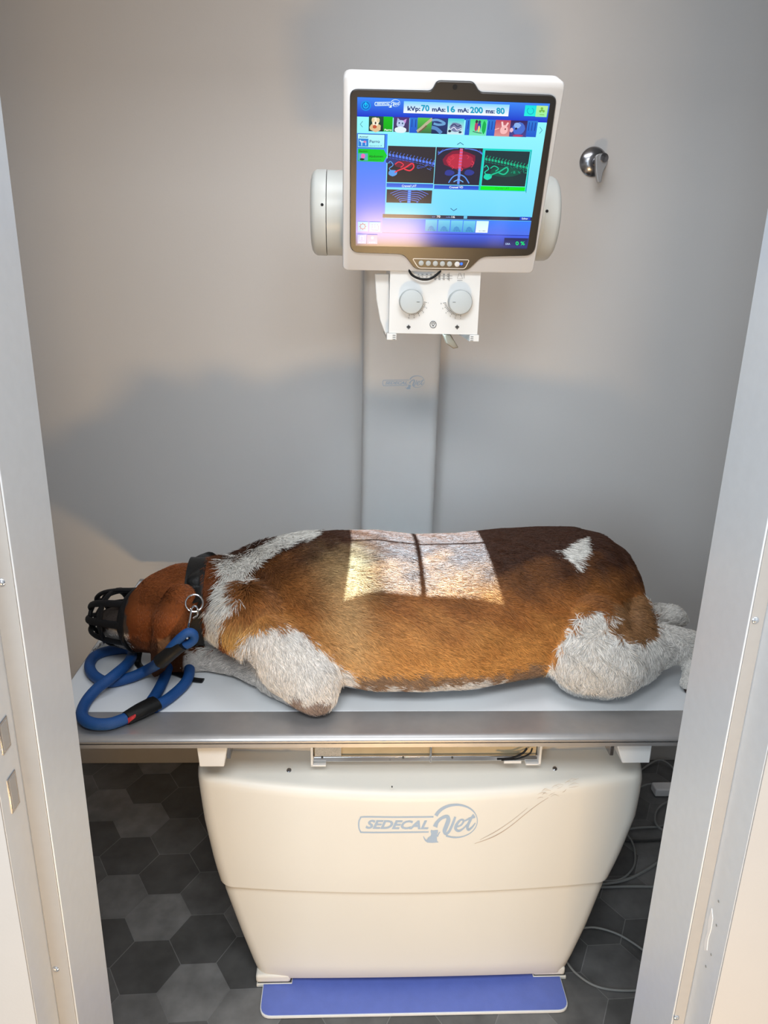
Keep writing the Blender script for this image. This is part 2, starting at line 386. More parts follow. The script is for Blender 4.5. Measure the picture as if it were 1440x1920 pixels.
def onXR(px_, py_): r = ray(px_, py_); return Vector(CAM + r * (XR1 - .0006) / r[0])
chip = [onXR(*p) for p in ((1334, 1703), (1336, 1722), (1333, 1742), (1327, 1762), (1325, 1782), (1320, 1782), (1321, 1764), (1326, 1748), (1328, 1725))]
MB().prism(chip, (.0006, 0, 0)).build('paint_chip', 'mon', JR, smooth=False)
for px, py in ((1347, 1690), (1343, 1735), (1333, 1790), (1323, 1812)):
    p = onXR(px, py); MB().cyl(p, p + Vector((.0006, 0, 0)), .0016, 10).build('rivet_mark', 'cable', JR)

# ------------------------------------------------------------------ x-ray table
TZ = 0.72; CX = 0.157
T = thing('x_ray_table', 'cream veterinary x-ray table with long grey tabletop and tapered cabinet base', 'x-ray table', (CX, 1.6, 0))
TX0, TX1 = onZ(262, 1088, TZ).x, 0.795
YW = onZ(700, 1333, TZ).y; YR = onZ(700, 1374, TZ).y; YF = onZ(700, 1386, TZ - .004).y; YB = onZ(300, 1085, TZ).y
bbox('tabletop', TX0, TX1, YW, YB - .02, TZ - .022, TZ, 'top', T, bevel=.0008)
zr0 = onY(700, 1402, YF).z
def rail(name, ya, yb, sgn):   # extruded profile with rounded nose and a slot; ya inner, yb outer
    r = .018; z1 = TZ - .0006
    P = [(ya, z1)]
    for k in range(9):
        t = k / 8 * math.pi / 2; P.append((yb - sgn * r + sgn * r * math.sin(t), z1 - r * .75 * (1 - math.cos(t))))
    zm = z1 - r * .75
    zs = zr0 + .0125
    P += [(yb, zs + .003), (yb - sgn * .006, zs + .003), (yb - sgn * .006, zs - .001), (yb, zs - .001), (yb, zr0 + .001), (yb - sgn * .002, zr0), (ya, zr0)]
    o = MB().prism([(TX0, y, z) for y, z in P], (TX1 - TX0, 0, 0)).build(name, 'alu', T, angle=30)
    y0, y1 = sorted((yb - sgn * .0065, yb - sgn * .005))
    bbox('slot_liner', TX0 + .001, TX1 - .001, y0, y1, zs - .001, zs + .003, 'slot', o)
    return o
rail('front_rail', YW + .0, YF, -1); rail('back_rail', YB - .02, YB + .012, 1)
for x in (TX0 - .002, TX1): bbox('end_cap', x, x + .002, YF + .012, YB, zr0, TZ - .001, 'alu', T)
# cross members under the top
for (a, b, c, d) in ((368, 428, 420, 374), (1222, 1152, 1166, 1217)):
    yy = YF + .02; zt = zr0; zb = onY((c + d) / 2, 1438 if a < 700 else 1431, yy).z
    A = onY(a, 1404, yy).x; B = onY(b, 1404, yy).x; Cc = onY(c, 1437, yy).x; Dd = onY(d, 1437, yy).x
    MB().prism([(A, yy, zt), (B, yy, zt), (Cc, yy, zb), (Dd, yy, zb)], (0, .62, 0)).build('cross_member', 'white', T, bevel=.002)
    MB().box(min(B, B - .008 * (1 if a < 700 else -1)), max(B, B - .008 * (1 if a < 700 else -1)) , yy + .02, yy + .5, zb + .004, zt).build('slide_rail', 'steel', T, bevel=.001)

# cabinet shells --------------------------------------------------------------
BOW = 0.030
def cab_y(x, base=1.296): return base + BOW * ((x - CX) / 0.48) ** 2
def prof_edges(L, R, y):   # px polylines -> z, half width table
    out = []
    for (ax, ay), (bx, by) in zip(L, R):
        a = onY(ax, ay, y); b = onY(bx, by, y); out.append(((a.z + b.z) / 2, (b.x - a.x) / 2, (a.x + b.x) / 2))
    return sorted(out)
UP = prof_edges([(365, 1445), (368, 1480), (378, 1540), (394, 1605), (408, 1650)], [(1212, 1440), (1210, 1475), (1198, 1535), (1170, 1600), (1146, 1648)], 1.335)
LO = prof_edges([(415, 1658), (447, 1740), (474, 1803), (482, 1818)], [(1138, 1655), (1104, 1733), (1072, 1795), (1062, 1813)], 1.345)
def hw(tab, z): return float(np.interp(z, [t[0] for t in tab], [t[1] for t in tab]))
def xc(tab, z): return float(np.interp(z, [t[0] for t in tab], [t[2] for t in tab]))
def plan(z, w, c, inset, base, back=1.93, r=.035, dip=0.0):
    n = 24; pts = []
    xs = np.linspace(-w, w, n + 1)
    front = []
    for k, x in enumerate(xs):
        e = (w - abs(x)) / r; add = 0 if e >= 1 else r * (1 - math.sqrt(max(0, 1 - (1 - e) ** 2)))
        front.append((c + x, cab_y(c + x, base) + inset + add, z))
    # denser corner sampling
    cor = []
    for s in (-1, 1):
        cc = []
        for k in range(7):
            e = k / 6; x = w - r * e ; add = r * (1 - math.sqrt(max(0, 1 - (1 - e) ** 2)))
            cc.append((c + s * x, cab_y(c + s * x, base) + inset + add, z))
        cor.append(cc)
    mid = [(c + x, cab_y(c + x, base) + inset, z) for x in np.linspace(-(w - r), w - r, 21)[1:-1]]
    pts = cor[0] + mid + cor[1][::-1]
    pts = [(x, y, zz - dip * (1 - ((x - c) / w) ** 2)) for x, y, zz in pts]
    return [Vector(p) for p in pts] + [Vector((c + w, back, z)), Vector((c - w, back, z))]
zst = UP[0][0]; ztop = UP[-1][0]
lev = []      # z, half width, inset, dip of the front edge in the middle
ze = ztop - .006
for z in np.linspace(zst, ze - .030, 9): lev.append((z, hw(UP, z), 0.0, .030 * ((z - zst) / (ze - zst)) ** 3))
RO = .024
for k in range(1, 8):
    t = k / 7 * math.pi / 2 * .95; lev.append((ze - .020 + RO * .8 * math.sin(t), hw(UP, ztop) - .006 * (1 - math.cos(t)), RO * (1 - math.cos(t)), .030 - .0006 * k))
zt_, wt_, it_, _q = lev[-1]
for k, e in ((1, .02), (2, .05), (3, .08), (4, .10)): lev.append((zt_ + e * .12, wt_ - .001 * k, it_ + e, .026 * (1 - k / 4)))
rings = [plan(zst - .004, hw(UP, zst) - .006, xc(UP, zst), .010, 1.296), plan(zst + .001, hw(UP, zst) - .001, xc(UP, zst), .001, 1.296)] + [plan(z + .004, w, xc(UP, z), ins, 1.296, dip=dp) for z, w, ins, dp in lev[1:]]
zc_top = rings[-1][0].z
UPC = MB().loft(rings).build('upper_cover', 'shell', T, angle=50)
zlo = LO[0][0]
lv = np.linspace(zlo, zst + .01, 8)
rings = [plan(zlo - .012, hw(LO, zlo) - .010, xc(LO, zlo), .022, 1.309, dip=-.016), plan(zlo - .006, hw(LO, zlo) - .003, xc(LO, zlo), .006, 1.309, dip=-.016)] + [plan(z, hw(LO, z), xc(LO, z), 0, 1.309, dip=-.016 * max(0, 1 - k / 3)) for k, z in enumerate(lv)]
MB().loft(rings).build('lower_cover', 'shell', T, angle=50)
nk = onY(430, 1415, 1.385).x; nk2 = onY(1150, 1415, 1.385).x
bbox('upper_frame', nk, nk2, 1.40, 1.93, zc_top - .02, zr0 - .002, 'neck', T, bevel=.002)
bx0 = onZ(482, 1850, .03).x; bx1 = onZ(1058, 1835, .03).x
MB().prism([(x, y, .012) for x, y in round_poly([(bx0 + .01, 1.345), (bx1 - .01, 1.345), (bx1 - .01, 1.93), (bx0 + .01, 1.93)], .01)], (0, 0, zlo)).build('base', 'shell', T, bevel=.003)
for a, b in (((480, 1852), (545, 1850)), ((998, 1838), (1058, 1836))):
    q0 = onZ(*a, .0); q1 = onZ(*b, .0); 
    o = bbox('base_foot', q0.x, q1.x, q0.y + .0, q0.y + .09, .0135, .036, 'shell', T, bevel=.006)
    bbox('foot_pad', q0.x + .004, q1.x + .002, q0.y + .004, q0.y + .09, .0095, .0132, 'slot', o)
    bbox('foot_plate', q0.x + .001, q1.x + .004, q0.y + .001, q0.y + .09, .0, .0093, 'shell', o, bevel=.002)
# foot pedal
pp = [onZ(488, 1842, .008), onZ(1056, 1828, .008), onZ(1068, 1890, .008), onZ(485, 1908, .008)]
y0, y1 = (pp[2].y + pp[3].y) / 2 - .002, 1.40; x0, x1 = pp[3].x, pp[2].x + .0
poly = round_poly([(x0, y1), (x1, y1), (x1, y0), (x0, y0)], [.005, .005, .028, .028])
MB().prism([(x, y, .001) for x, y in poly], (0, 0, .0062)).build('foot_pedal', 'white', T, bevel=.0008)
fp = [o for o in bpy.data.objects if o.name == 'foot_pedal'][0]
poly = round_poly([(x0 + .002, y1), (x1 - .002, y1), (x1 - .002, y0 + .003), (x0 + .002, y0 + .003)], [.005, .005, .026, .026])
MB().prism([(x, y, .0072) for x, y in poly], (0, 0, .0014)).build('pedal_pad', 'pedal', fp)['label'] = 'matt blue pedal surface'
# printed logo, scuff and screws on the cabinet
def cabmap(x, y, h):
    p = onY(x, y, 1.297); return Vector((p.x, cab_y(p.x) - .0006 - h, p.z))
cv = Canvas(cabmap, dh=.00002, colored=False); draw_logo(cv, 660, 1490, 260 / 1440, None); cv.build('logo_print', 'blueprint', UPC)
cv = Canvas(cabmap, dh=.00001, colored=False)
cv.stroke([(890, 1582), (925, 1570), (955, 1553), (985, 1530), (1010, 1512), (1030, 1500)], [0.6, 1.6, 1.3, 1.2, 0.9, .6])
cv.stroke([(900, 1575), (930, 1560), (960, 1541), (990, 1518)], [0.4, 1.1, .8, .4])
rs = random.Random(4)
for k in range(16):
    x = rs.uniform(1005, 1075); y = 1500 - (x - 1005) * .35 + rs.uniform(-10, 10); dx = rs.uniform(8, 22)
    cv.stroke([(x, y), (x + dx * .5, y - rs.uniform(0, 5)), (x + dx, y - rs.uniform(-2, 6))], [.2, rs.uniform(.4, .9), .2])
cv.build('scuff_marks', 'scuff', UPC)
for px, py in ((438, 1437), (540, 1436), (1047, 1433), (1140, 1431)):
    best = min(((lambda P_: (abs(proj(P_)[1] - py), P_))(Vector((onY(px, py, 1.33).x, cab_y(onY(px, py, 1.33).x) + ins + .0, z + .004 - dp * .6))) for z, w, ins, dp in lev), key=lambda t: t[0])[1]
    MB().lathe(best + Vector((0, .004, -.004)), (0, -.5, .8), [(0, .005), (.006, .005), (.0075, .003), (.0075, .0005)], 16).build('screw', 'steel', UPC)
p = cabmap(735, 1475, 0); MB().lathe(p + Vector((0, .002, 0)), (0, -1, 0), [(0, .0015), (.003, .0012), (.0032, .0001)], 10).build('rivet', 'slot', UPC)
# image receptor tray in the gap
ty = 1.345
tl = onY(583, 1404, ty); tr = onY(1014, 1402, ty); zb = onY(800, 1426, ty).z
BK = bbox('detector_tray', tl.x + .006, tr.x - .008, ty + .004, ty + .05, zb + .002, zr0 - .001, 'tan', T, bevel=.001); BK['label'] = 'tan flat detector tray behind a chrome bar'
bbox('chrome_bar', tl.x + .004, tr.x - .004, ty - .004, ty + .003, zb + .001, zb + .0135, 'chrome', BK, bevel=.0015)
for s, x in ((1, tl.x), (-1, tr.x)):
    mb = MB().box(min(x, x + s * .005), max(x, x + s * .005), ty - .012, ty + .05, zb - .004, zr0)
    mb.box(min(x, x + s * .032), max(x, x + s * .032), ty - .012, ty + .02, zb - .005, zb - .001)
    mb.build('tray_bracket', 'white', BK, bevel=.001)
for px in (756, 848, 604):
    q = onY(px, 1420, ty - .004)
    MB().cyl((q.x, ty - .003, q.z), (q.x, ty - .006, q.z), .0022, 14).build('screw', 'slot', BK)
q = onY(808, 1410, ty - .008); bbox('hook', q.x - .002, q.x + .002, ty - .010, ty - .004, zb + .002, zr0 - .002, 'chrome', BK, bevel=.001)
a = onY(590, 1405, ty - .005); b = onY(640, 1413, ty - .005); bbox('rating_label', a.x, b.x, ty - .003, ty + .0035, zb + .0145, zr0 - .003, 'paper', BK)
MB().tube([onY(988, 1403, ty - .01), onY(980, 1412, ty - .012), onY(960, 1421, ty - .014), onY(932, 1423, ty - .016)], .0022, 8).build('tray_cable', 'rubber', BK)
MB().tube([onY(998, 1403, ty - .01), onY(992, 1414, ty - .012), onY(968, 1423, ty - .014), onY(940, 1425, ty - .016)], .0018, 8).build('tray_cable', 'rubber', BK)
a = onY(945, 1432, ty - .02); b = onY(978, 1424, ty - .02); bbox('cable_label', a.x, b.x, ty - .019, ty - .016, a.z, a.z + .006, 'white', BK)

# ------------------------------------------------------------------ column, tube and collimator
CY = 2.05
cxa, cxb = onY(681, 700, CY).x, onY(826, 700, CY).x
K = thing('x_ray_column', 'tall pale x-ray column against the wall carrying tube head and collimator above table', 'x-ray column', ((cxa + cxb) / 2, 2.1, 0))
M['colpaint'] = mat('column_paint', (0.60, 0.585, 0.57), 0.4, var=0.01)
colm = MB().prism([(x, y, 0.0) for x, y in round_poly([(cxa, WY - .001), (cxa, CY), (cxb, CY), (cxb, WY - .001)], [.001, .022, .022, .001], 8)], (0, 0, 2.05)).build('column', 'colpaint', K, angle=40)
def colmap(x, y, h): p = onY(x, y, CY); return Vector((p.x, CY - .0006 - h, p.z))
cv = Canvas(colmap, dh=.00002, colored=False); draw_logo(cv, 713, 698, 92 / 1440, None, 18); cv.build('logo_print', 'blueprint', colm)
# tube housing: horizontal cylinder
tl0 = onY(583, 400, 1.66); TR = .084; TAY = 1.70
ztc = (onY(600, 327, 1.70).z + onY(600, 470, 1.68).z) / 2
tx0 = onY(583, 400, TAY - .06).x; txs = onY(612, 400, TAY - .08).x; tx1 = onY(1042, 410, TAY - .02).x
MB().lathe((txs, TAY, ztc), (1, 0, 0), [(0, TR), (.001, TR), (tx1 - txs - .04, TR), (tx1 - txs - .038, TR)], 64).build('tube_housing', 'tube', K)
th = bpy.data.objects['tube_housing']
ec = MB().lathe((txs - .0015, TAY, ztc), (-1, 0, 0), [(0, TR * .8), (0, TR + .001), (txs - tx0 - .012, TR + .0005), (txs - tx0 - .006, TR - .003), (txs - tx0 - .002, TR - .009), (txs - tx0, TR - .018), (txs - tx0, 0)], 64).build('end_cap', 'tube', th)
q = onY(604, 384, TAY - TR + .002); MB().cyl((q.x, TAY - TR * .97, q.z), (q.x, TAY - TR - .0012, q.z), .003, 12).build('screw_hole', 'hole', ec)
xr = tx1 - .04
ec = MB().lathe((xr + .0015, TAY, ztc), (1, 0, 0), [(0, TR * .8), (0, TR + .001), (.024, TR + .0005), (.031, TR - .003), (.035, TR - .009), (.038, TR - .02), (.038, 0)], 64).build('end_cap', 'tube', th)
q = onY(1025, 396, TAY - TR + .002); MB().cyl((q.x, TAY - TR * .97, q.z), (q.x, TAY - TR - .0012, q.z), .003, 12).build('screw_hole', 'hole', ec)
bbox('support_arm', .09, .21, TAY + .05, CY + .01, ztc - .05, ztc + .06, 'white', K, bevel=.01)
bbox('carriage', cxa - .012, cxb + .012, CY - .03, CY + .05, ztc - .11, ztc + .13, 'white', K, bevel=.01)
# collimator box, hollow, open below through a rectangular aperture with cross wires
KY = 1.592
c0 = onY(729, 625, KY); c1 = onY(893, 627, KY); cz0 = (c0.z + c1.z) / 2
kx0, kx1 = c0.x, c1.x + .002; ky1 = KY + .19; kz1 = ztc - TR * .62
th_ = .003
COLL = MB()
COLL.box(kx0, kx1, KY, KY + th_, cz0, kz1); COLL.box(kx0, kx1, ky1 - th_, ky1, cz0, kz1)
COLL.box(kx0, kx0 + th_, KY + th_, ky1 - th_, cz0, kz1); COLL.box(kx1 - th_, kx1, KY + th_, ky1 - th_, cz0, kz1)
COLL.box(kx0 + th_, kx1 - th_, KY + th_, ky1 - th_, kz1 - th_, kz1)
CB = COLL.build('collimator', 'white', K, bevel=.0)
apz = cz0 + .004; hx = .2445 * (FLD.z - apz); hy = .368 * (FLD.z - apz); hyb = .30 * (FLD.z - apz)
ap = MB(); fx, fy = FLD.x, FLD.y
ap.box(kx0 + th_, fx - hx, KY + th_, ky1 - th_, apz, apz + .002); ap.box(fx + hx, kx1 - th_, KY + th_, ky1 - th_, apz, apz + .002)
ap.box(fx - hx, fx + hx, KY + th_, fy - hy, apz, apz + .002); ap.box(fx - hx, fx + hx, fy + hyb, ky1 - th_, apz, apz + .002)
ap.build('aperture_plate', 'steel', CB)
MB().box(fx - .0015, fx + .0012, fy - hy, fy + hyb, apz, apz + .0006).box(fx - hx, fx + hx, fy - .0135, fy - .0115, apz, apz + .0006).build('cross_wires', 'black', CB)
for x, s in ((kx0 - .004, 1), (kx1 - .016, -1)):
    r_ = MB().box(x, x + .020, KY - .002, ky1 - .01, cz0 - .014, cz0 - .0005).build('accessory_rail', 'white', CB, bevel=.001)
    for k in range(3): bbox('rail_notch', x + (.012 if s > 0 else .002), x + (.018 if s > 0 else .008), KY - .0028, KY - .0018, cz0 - .013 + k * .004, cz0 - .0115 + k * .004, 'cable', r_)
# side bracket left (curved plate) 
sb = [onY(*p, KY + .05) for p in ((702, 513), (729, 513), (729, 628), (722, 626), (712, 600), (705, 560))]
MB().prism([(p.x, KY + .03, p.z) for p in sb], (0, .012, 0)).build('side_bracket', 'white', CB, bevel=.002)
# deflector vane
vn = [onY(*p, KY + .02) for p in ((832, 628), (845, 627), (860, 652), (850, 654), (838, 645))]
MB().prism([(p.x, KY + .02, p.z) for p in vn], (0, .03, 0)).build('tape_measure_lip', 'vane', CB, bevel=.002)
def kmap(x, y, h): p = onY(x, y, KY); return Vector((p.x, KY - .0004 - h, p.z))
for px, py, s in ((770, 562, 1), (861, 563, -1)):
    q = onY(px, py + 3, KY); r = 21.0 / 1400 * 1.63
    kb = MB().lathe((q.x, KY, q.z), (0, -1, 0), [(0, r * .95), (.004, r * 1.0), (.020, r), (.023, r - .0015), (.024, r - .004), (.024, .0)], 48).build('collimator_knob', 'knob', CB)
    q2 = kmap(px + s * 14, py, 0)
    bbox('pointer_line', q.x + s * r * .55 - .003, q.x + s * r * .55 + .003, KY - .0247, KY - .0241, q.z - .0004, q.z + .0004, 'slot', kb)
cv = Canvas(kmap, dh=.00002, colored=False)
for cx_, cy_, a0, a1 in ((770, 562, 10, 95), (861, 563, 85, 170)):
    for k in range(16):
        t = math.radians(a0 + (a1 - a0) * k / 15); L = 4 if k % 3 else 6
        r0 = 25
        cv.stroke([(cx_ + r0 * math.cos(t), cy_ + r0 * math.sin(t)), (cx_ + (r0 + L) * math.cos(t), cy_ + (r0 + L) * math.sin(t))], .7, sub=1)
        if k % 3 == 0: cv.text(cx_ + (r0 + 9) * math.cos(t) - 1.5, cy_ + (r0 + 9) * math.sin(t) + 1.2, 2.6, str(5 + k // 3 * 5) if False else '%d' % (k // 3 + 1))
for x in (766, 857):
    cv.stroke([(x - 4, 613), (x + 4, 613)], 1.4, sub=1); cv.stroke([(x, 609), (x, 617.5)], 1.4, sub=1)
    for d in (-1.6, 1.6): cv.stroke([(x + d, 610.5), (x + d, 616)], .7, sub=1); cv.stroke([(x - 3, 613 + d), (x + 3, 613 + d)], .7, sub=1)
ring = [(812 + 5.8 * math.cos(2 * math.pi * k / 24), 608.5 + 6.2 * math.sin(2 * math.pi * k / 24)) for k in range(24)]
cv.stroke(ring, 1.0, sub=1, closed=True)
ring = [(812 + 2.4 * math.cos(2 * math.pi * k / 16), 607.5 + 2.4 * math.sin(2 * math.pi * k / 16)) for k in range(16)]
cv.stroke(ring, .8, sub=1, closed=True); cv.stroke([(810.8, 611), (813.2, 611)], 1.2, sub=1)
for k in range(4): t = math.radians(-160 + k * 47); cv.stroke([(812 + 3.3 * math.cos(t), 607.5 + 3.3 * math.sin(t)), (812 + 4.5 * math.cos(t), 607.5 + 4.5 * math.sin(t))], .5, sub=1)
# distance table under the monitor
for row, y in enumerate((515, 519.5, 524)):
    for k in range(8): 
        if row == 2 and k < 4: continue
        cv.text(782 + k * 8, y + 1, 2.6, ('100', '75', '40', '60', '90', '80', '50', '70')[k] if row else ('18', '24', '30', '35', '40', '20', '28', '43')[k])
cv.stroke([(780, 516.8), (848, 517.6)], .5, sub=1); cv.stroke([(780, 521.3), (848, 522)], .5, sub=1); cv.stroke([(842, 511), (842, 527)], .5, sub=1)
cv.stroke([(861, 512), (857, 522), (867, 522.5), (863, 512)], .6, sub=1); cv.stroke([(870, 512), (870, 522)], .5, sub=1); cv.stroke([(857, 525.5), (867, 525.5)], .6, sub=1)
cv.build('printed_scales', 'print', CB)

# ------------------------------------------------------------------ monitor (tilted)
yt, yb = .3865 / .2654, .3865 / .2446
P0 = Vector((0, yb, onY(643, 508, yb).z)); P1 = Vector((0, yt, onY(645, 138, yt).z))
VV = (P1 - P0).normalized(); NN = VV.cross(Vector((1, 0, 0))).normalized()
if NN.y > 0: NN = -NN
def onM(px, py, h=0.0):
    r = Vector(ray(px, py)); c = Vector(CAM); return c + r * ((P0 - c).dot(NN) / r.dot(NN)) + NN * h
MO = thing('touch_screen_monitor', 'tilted white monitor with lit blue x-ray control screen above the table', 'monitor', ((onM(830, 320) - NN * .03)))
hp = round_poly([(643, 138), (1062, 151), (1000, 514), (642, 508)], [16, 16, 10, 10])
mb = MB(); front = [onM(x, y) for x, y in hp]; cen = onM(838, 325)
def ringof(sc, h): return [cen + (p - cen) * sc + NN * h for p in front]
mb.loft([ringof(.93, -.058), ringof(.985, -.055), ringof(1.0, -.047), ringof(1.0, -.006), ringof(.993, -.0015), ringof(.985, 0)])
HS = mb.build('monitor_housing', 'mon', MO, angle=50)
bez = round_poly([(656, 166), (809, 169.5), (819, 150), (888, 152), (899, 172), (1044, 178), (1001, 478), (903, 480), (876, 506), (778, 504), (757, 475.5), (656, 472)],
                 [16, 8, 8, 8, 8, 16, 18, 12, 10, 10, 12, 18])
bz = MB(); bf = [onM(x, y) for x, y in bez]; 
bcen = onM(838, 322)
bz.loft([[p + NN * .0 for p in bf], [p + NN * .004 for p in bf], [p + (bcen - p).normalized() * .0018 + NN * .0062 for p in bf]])
BZ = bz.build('bezel', 'black', MO, angle=50)
q = onM(852.5, 162, .0064); MB().cyl(q - NN * .001, q + NN * .0004, .0042, 20).build('camera_lens', 'hole', BZ)
sm = Canvas(lambda x, y, h: onM(x, y, .0066 + h), dh=.00003, colored=False)
sm.stroke([(774, 482), (879, 484)], .0, sub=1)
fr = round_poly([(773, 482.5), (879.5, 485), (871, 501.5), (784, 500)], [4, 4, 5, 5])
sm.stroke([tuple(p) for p in fr], 1.3, sub=1, closed=True)
sm.build('button_frame', 'white', BZ)
for k, x in enumerate((789.3, 802.6, 815.8, 829, 842.2, 856.5)):
    q = onM(x, 491 + (x - 789) * .03, .0062); MB().lathe(q, NN, [(0, .0052), (.0012, .0050), (.002, .0035), (.0022, .0001)], 24).build('control_button', 'knob' if k < 5 else 'white', BZ)
q = onM(864.5, 492.5, .0062); MB().lathe(q, NN, [(0, .0026), (.0012, .0022), (.0018, .0001)], 16).build('power_light', 'led', BZ)['label'] = 'glowing blue power light'
# lit display; all coordinates read from an enlarged view (3.2727 px per px, origin 640,130)
cr = lambda x, y: (640 + x / 3.2727, 130 + y / 3.2727)
def smap(x, y, h): return onM(*cr(x, y), .0072 + h)
S_ = Canvas(smap, dh=.000004)
L = lin
def skew(x, y):   # top edge slope at given height
    return 0
TLc, TRc, BRc, BLc = (98, 165), (1275, 205), (1135, 1095), (88, 1075)
def uv2(u, v):     # projective map of the display rectangle
    x0, y0 = TLc; x1, y1 = TRc; x2, y2 = BRc; x3, y3 = BLc
    dx1, dx2, dx3 = x1 - x2, x3 - x2, x0 - x1 + x2 - x3; dy1, dy2, dy3 = y1 - y2, y3 - y2, y0 - y1 + y2 - y3
    den = dx1 * dy2 - dx2 * dy1; g = (dx3 * dy2 - dx2 * dy3) / den; h = (dx1 * dy3 - dx3 * dy1) / den
    a, b, c = x1 - x0 + g * x1, x3 - x0 + h * x3, x0; d, e, f = y1 - y0 + g * y1, y3 - y0 + h * y3, y0
    w = g * u + h * v + 1; return (a * u + b * v + c) / w, (d * u + e * v + f) / w
_H = None
def inv(x, y):
    u, v = .5, .5
    for _ in range(12):
        fx_, fy_ = uv2(u, v); e = 1e-4; ax, ay = uv2(u + e, v); bx, by = uv2(u, v + e)
        J = np.array([[(ax - fx_) / e, (bx - fx_) / e], [(ay - fy_) / e, (by - fy_) / e]]); du = np.linalg.solve(J, [x - fx_, y - fy_]); u += du[0]; v += du[1]
    return u, v
def rect(x0, y0, x1, y1, col, col2=None):    # TL and BR corner in crop px, squared up on the display
    a = inv(x0, y0); b = inv(x1, y1); c2 = col2 or col
    S_.poly([uv2(a[0], a[1]), uv2(b[0], a[1]), uv2(b[0], b[1]), uv2(a[0], b[1])], cols=[col, col, c2, c2])
    return a[0], a[1], b[0], b[1]
def urect(u0, v0, u1, v1, col, col2=None): c2 = col2 or col; S_.poly([uv2(u0, v0), uv2(u1, v0), uv2(u1, v1), uv2(u0, v1)], cols=[col, col, c2, c2])
class Sub:    # draws inside a box u0..v1 with 0..1 coords
    def __init__(s, b): s.b = b
    def p(s, x, y): b = s.b; return uv2(b[0] + (b[2] - b[0]) * x, b[1] + (b[3] - b[1]) * y)
    def poly(s, pts, col): S_.poly([s.p(*q) for q in pts], col)
    def stroke(s, pts, w, col, sub=4): S_.stroke([s.p(*q) for q in pts], w, col, sub=sub)
    def blob(s, x, y, rx, ry, col, n=12, seed=0):
        r = random.Random(seed); s.poly([(x + rx * math.cos(2 * math.pi * k / n) * r.uniform(.88, 1.1), y + ry * math.sin(2 * math.pi * k / n) * r.uniform(.88, 1.1)) for k in range(n)], col)
urect(0, 0, 1, 1, L(70, 140, 255), L(86, 110, 255))
urect(0, 0, 1, .118, L(60, 135, 250), L(18, 48, 205))
urect(0, .118, 1, .80, L(150, 250, 255), L(110, 215, 255))
c_ = Canvas
# side column and lower area
rect(96, 385, 262, 1000, L(60, 140, 255), L(120, 130, 255))
a = inv(250, 880); urect(0, a[1] + .03, 1, .895, L(60, 130, 255), L(80, 115, 240)); urect(0, .895, 1, .9, L(20, 50, 170)); urect(0, .9, 1, 1, L(70, 100, 235), L(50, 50, 90))
urect(a[0], a[1], 1, a[1] + .027, L(40, 40, 62), L(45, 50, 90))
urect(0, .25, a[0] + .003, .9, L(62, 140, 255), L(125, 130, 250))
# header
S_.disc(150, 218, 31, L(0, 150, 235)); S_.disc(150, 218, 24, L(10, 90, 205)); S_.disc(150, 218, 17, L(0, 200, 250)); S_.disc(150, 218, 11, L(10, 90, 205)); S_.stroke([(150, 196), (150, 222)], 6, L(0, 220, 255), sub=1)
draw_logo(S_, 197, 168, 155 / 1240, L(225, 250, 255), 34)
rect(383, 190, 1020, 283, L(130, 215, 255), L(255, 255, 255))
k1, k2 = L(20, 50, 120), L(0, 160, 200)
for x, y, h, t, c, w in ((405, 247, 24, 'kVp:', k1, 78), (489, 249, 33, '70', k2, 50), (555, 252, 24, 'mAs:', k1, 82), (648, 256, 33, '16', k2, 48), (713, 257, 24, 'mA:', k1, 66), (788, 261, 33, '200', k2, 78), (883, 263, 24, 'ms:', k1, 55), (948, 266, 33, '80', k2, 51)):
    S_.text(x, y, h * 1.08, t, c, width=w, bold=.035, ang=.034)
rect(1125, 215, 1187, 283, L(0, 225, 230), L(30, 240, 225)); S_.stroke([(1156 + 20 * math.cos(t), 250 + 20 * math.sin(t)) for t in np.linspace(-1.1, 4.2, 14)], 5, L(0, 180, 200), sub=1)
rect(1195, 217, 1254, 288, L(190, 240, 150), L(150, 245, 170))
for k in range(3): t = math.radians(-90 + 120 * k); S_.disc(1226 + 11 * math.cos(t), 246 + 11 * math.sin(t), 8, L(120, 190, 70), 10)
S_.disc(1226, 246, 4, L(70, 150, 60), 8); S_.stroke([(1212, 272), (1240, 274)], 4, L(120, 190, 70), sub=1)
# thumbnails
S_.stroke([(131, 313), (116, 331), (130, 349)], 3, L(40, 110, 130), sub=1); S_.stroke([(1213, 348), (1228, 368), (1211, 388)], 3, L(40, 110, 170), sub=1)
def th(x0, y0, x1, y1, col, col2=None): return Sub(rect(x0, y0, x1, y1, col, col2))
t = th(169, 281, 258, 376, L(30, 80, 60), L(20, 40, 40)); t.blob(.45, .75, .38, .3, L(225, 195, 150), seed=1); t.blob(.45, .35, .24, .3, L(250, 240, 215), seed=2); t.blob(.28, .25, .1, .15, L(235, 215, 170)); t.blob(.62, .25, .1, .15, L(235, 215, 170)); t.blob(.45, .45, .05, .09, L(60, 30, 30)); t.blob(.4, .7, .14, .12, L(200, 90, 60))
rect(259, 284, 312, 377, L(10, 195, 20), L(0, 170, 20)); S_.text(264, 371, 11, 'Perro', L(255, 255, 255), width=44, bold=.03)
t = th(321, 286, 413, 380, L(80, 50, 120), L(60, 60, 90)); t.blob(.45, .45, .28, .27, L(190, 205, 240), seed=4); t.poly([(.2, .35), (.25, .05), (.42, .22)], L(170, 180, 230)); t.poly([(.6, .22), (.82, .1), (.75, .42)], L(200, 150, 220)); t.blob(.45, .85, .38, .22, L(230, 245, 250), seed=5); t.blob(.36, .4, .05, .06, L(40, 80, 120)); t.blob(.57, .42, .05, .06, L(40, 80, 120))
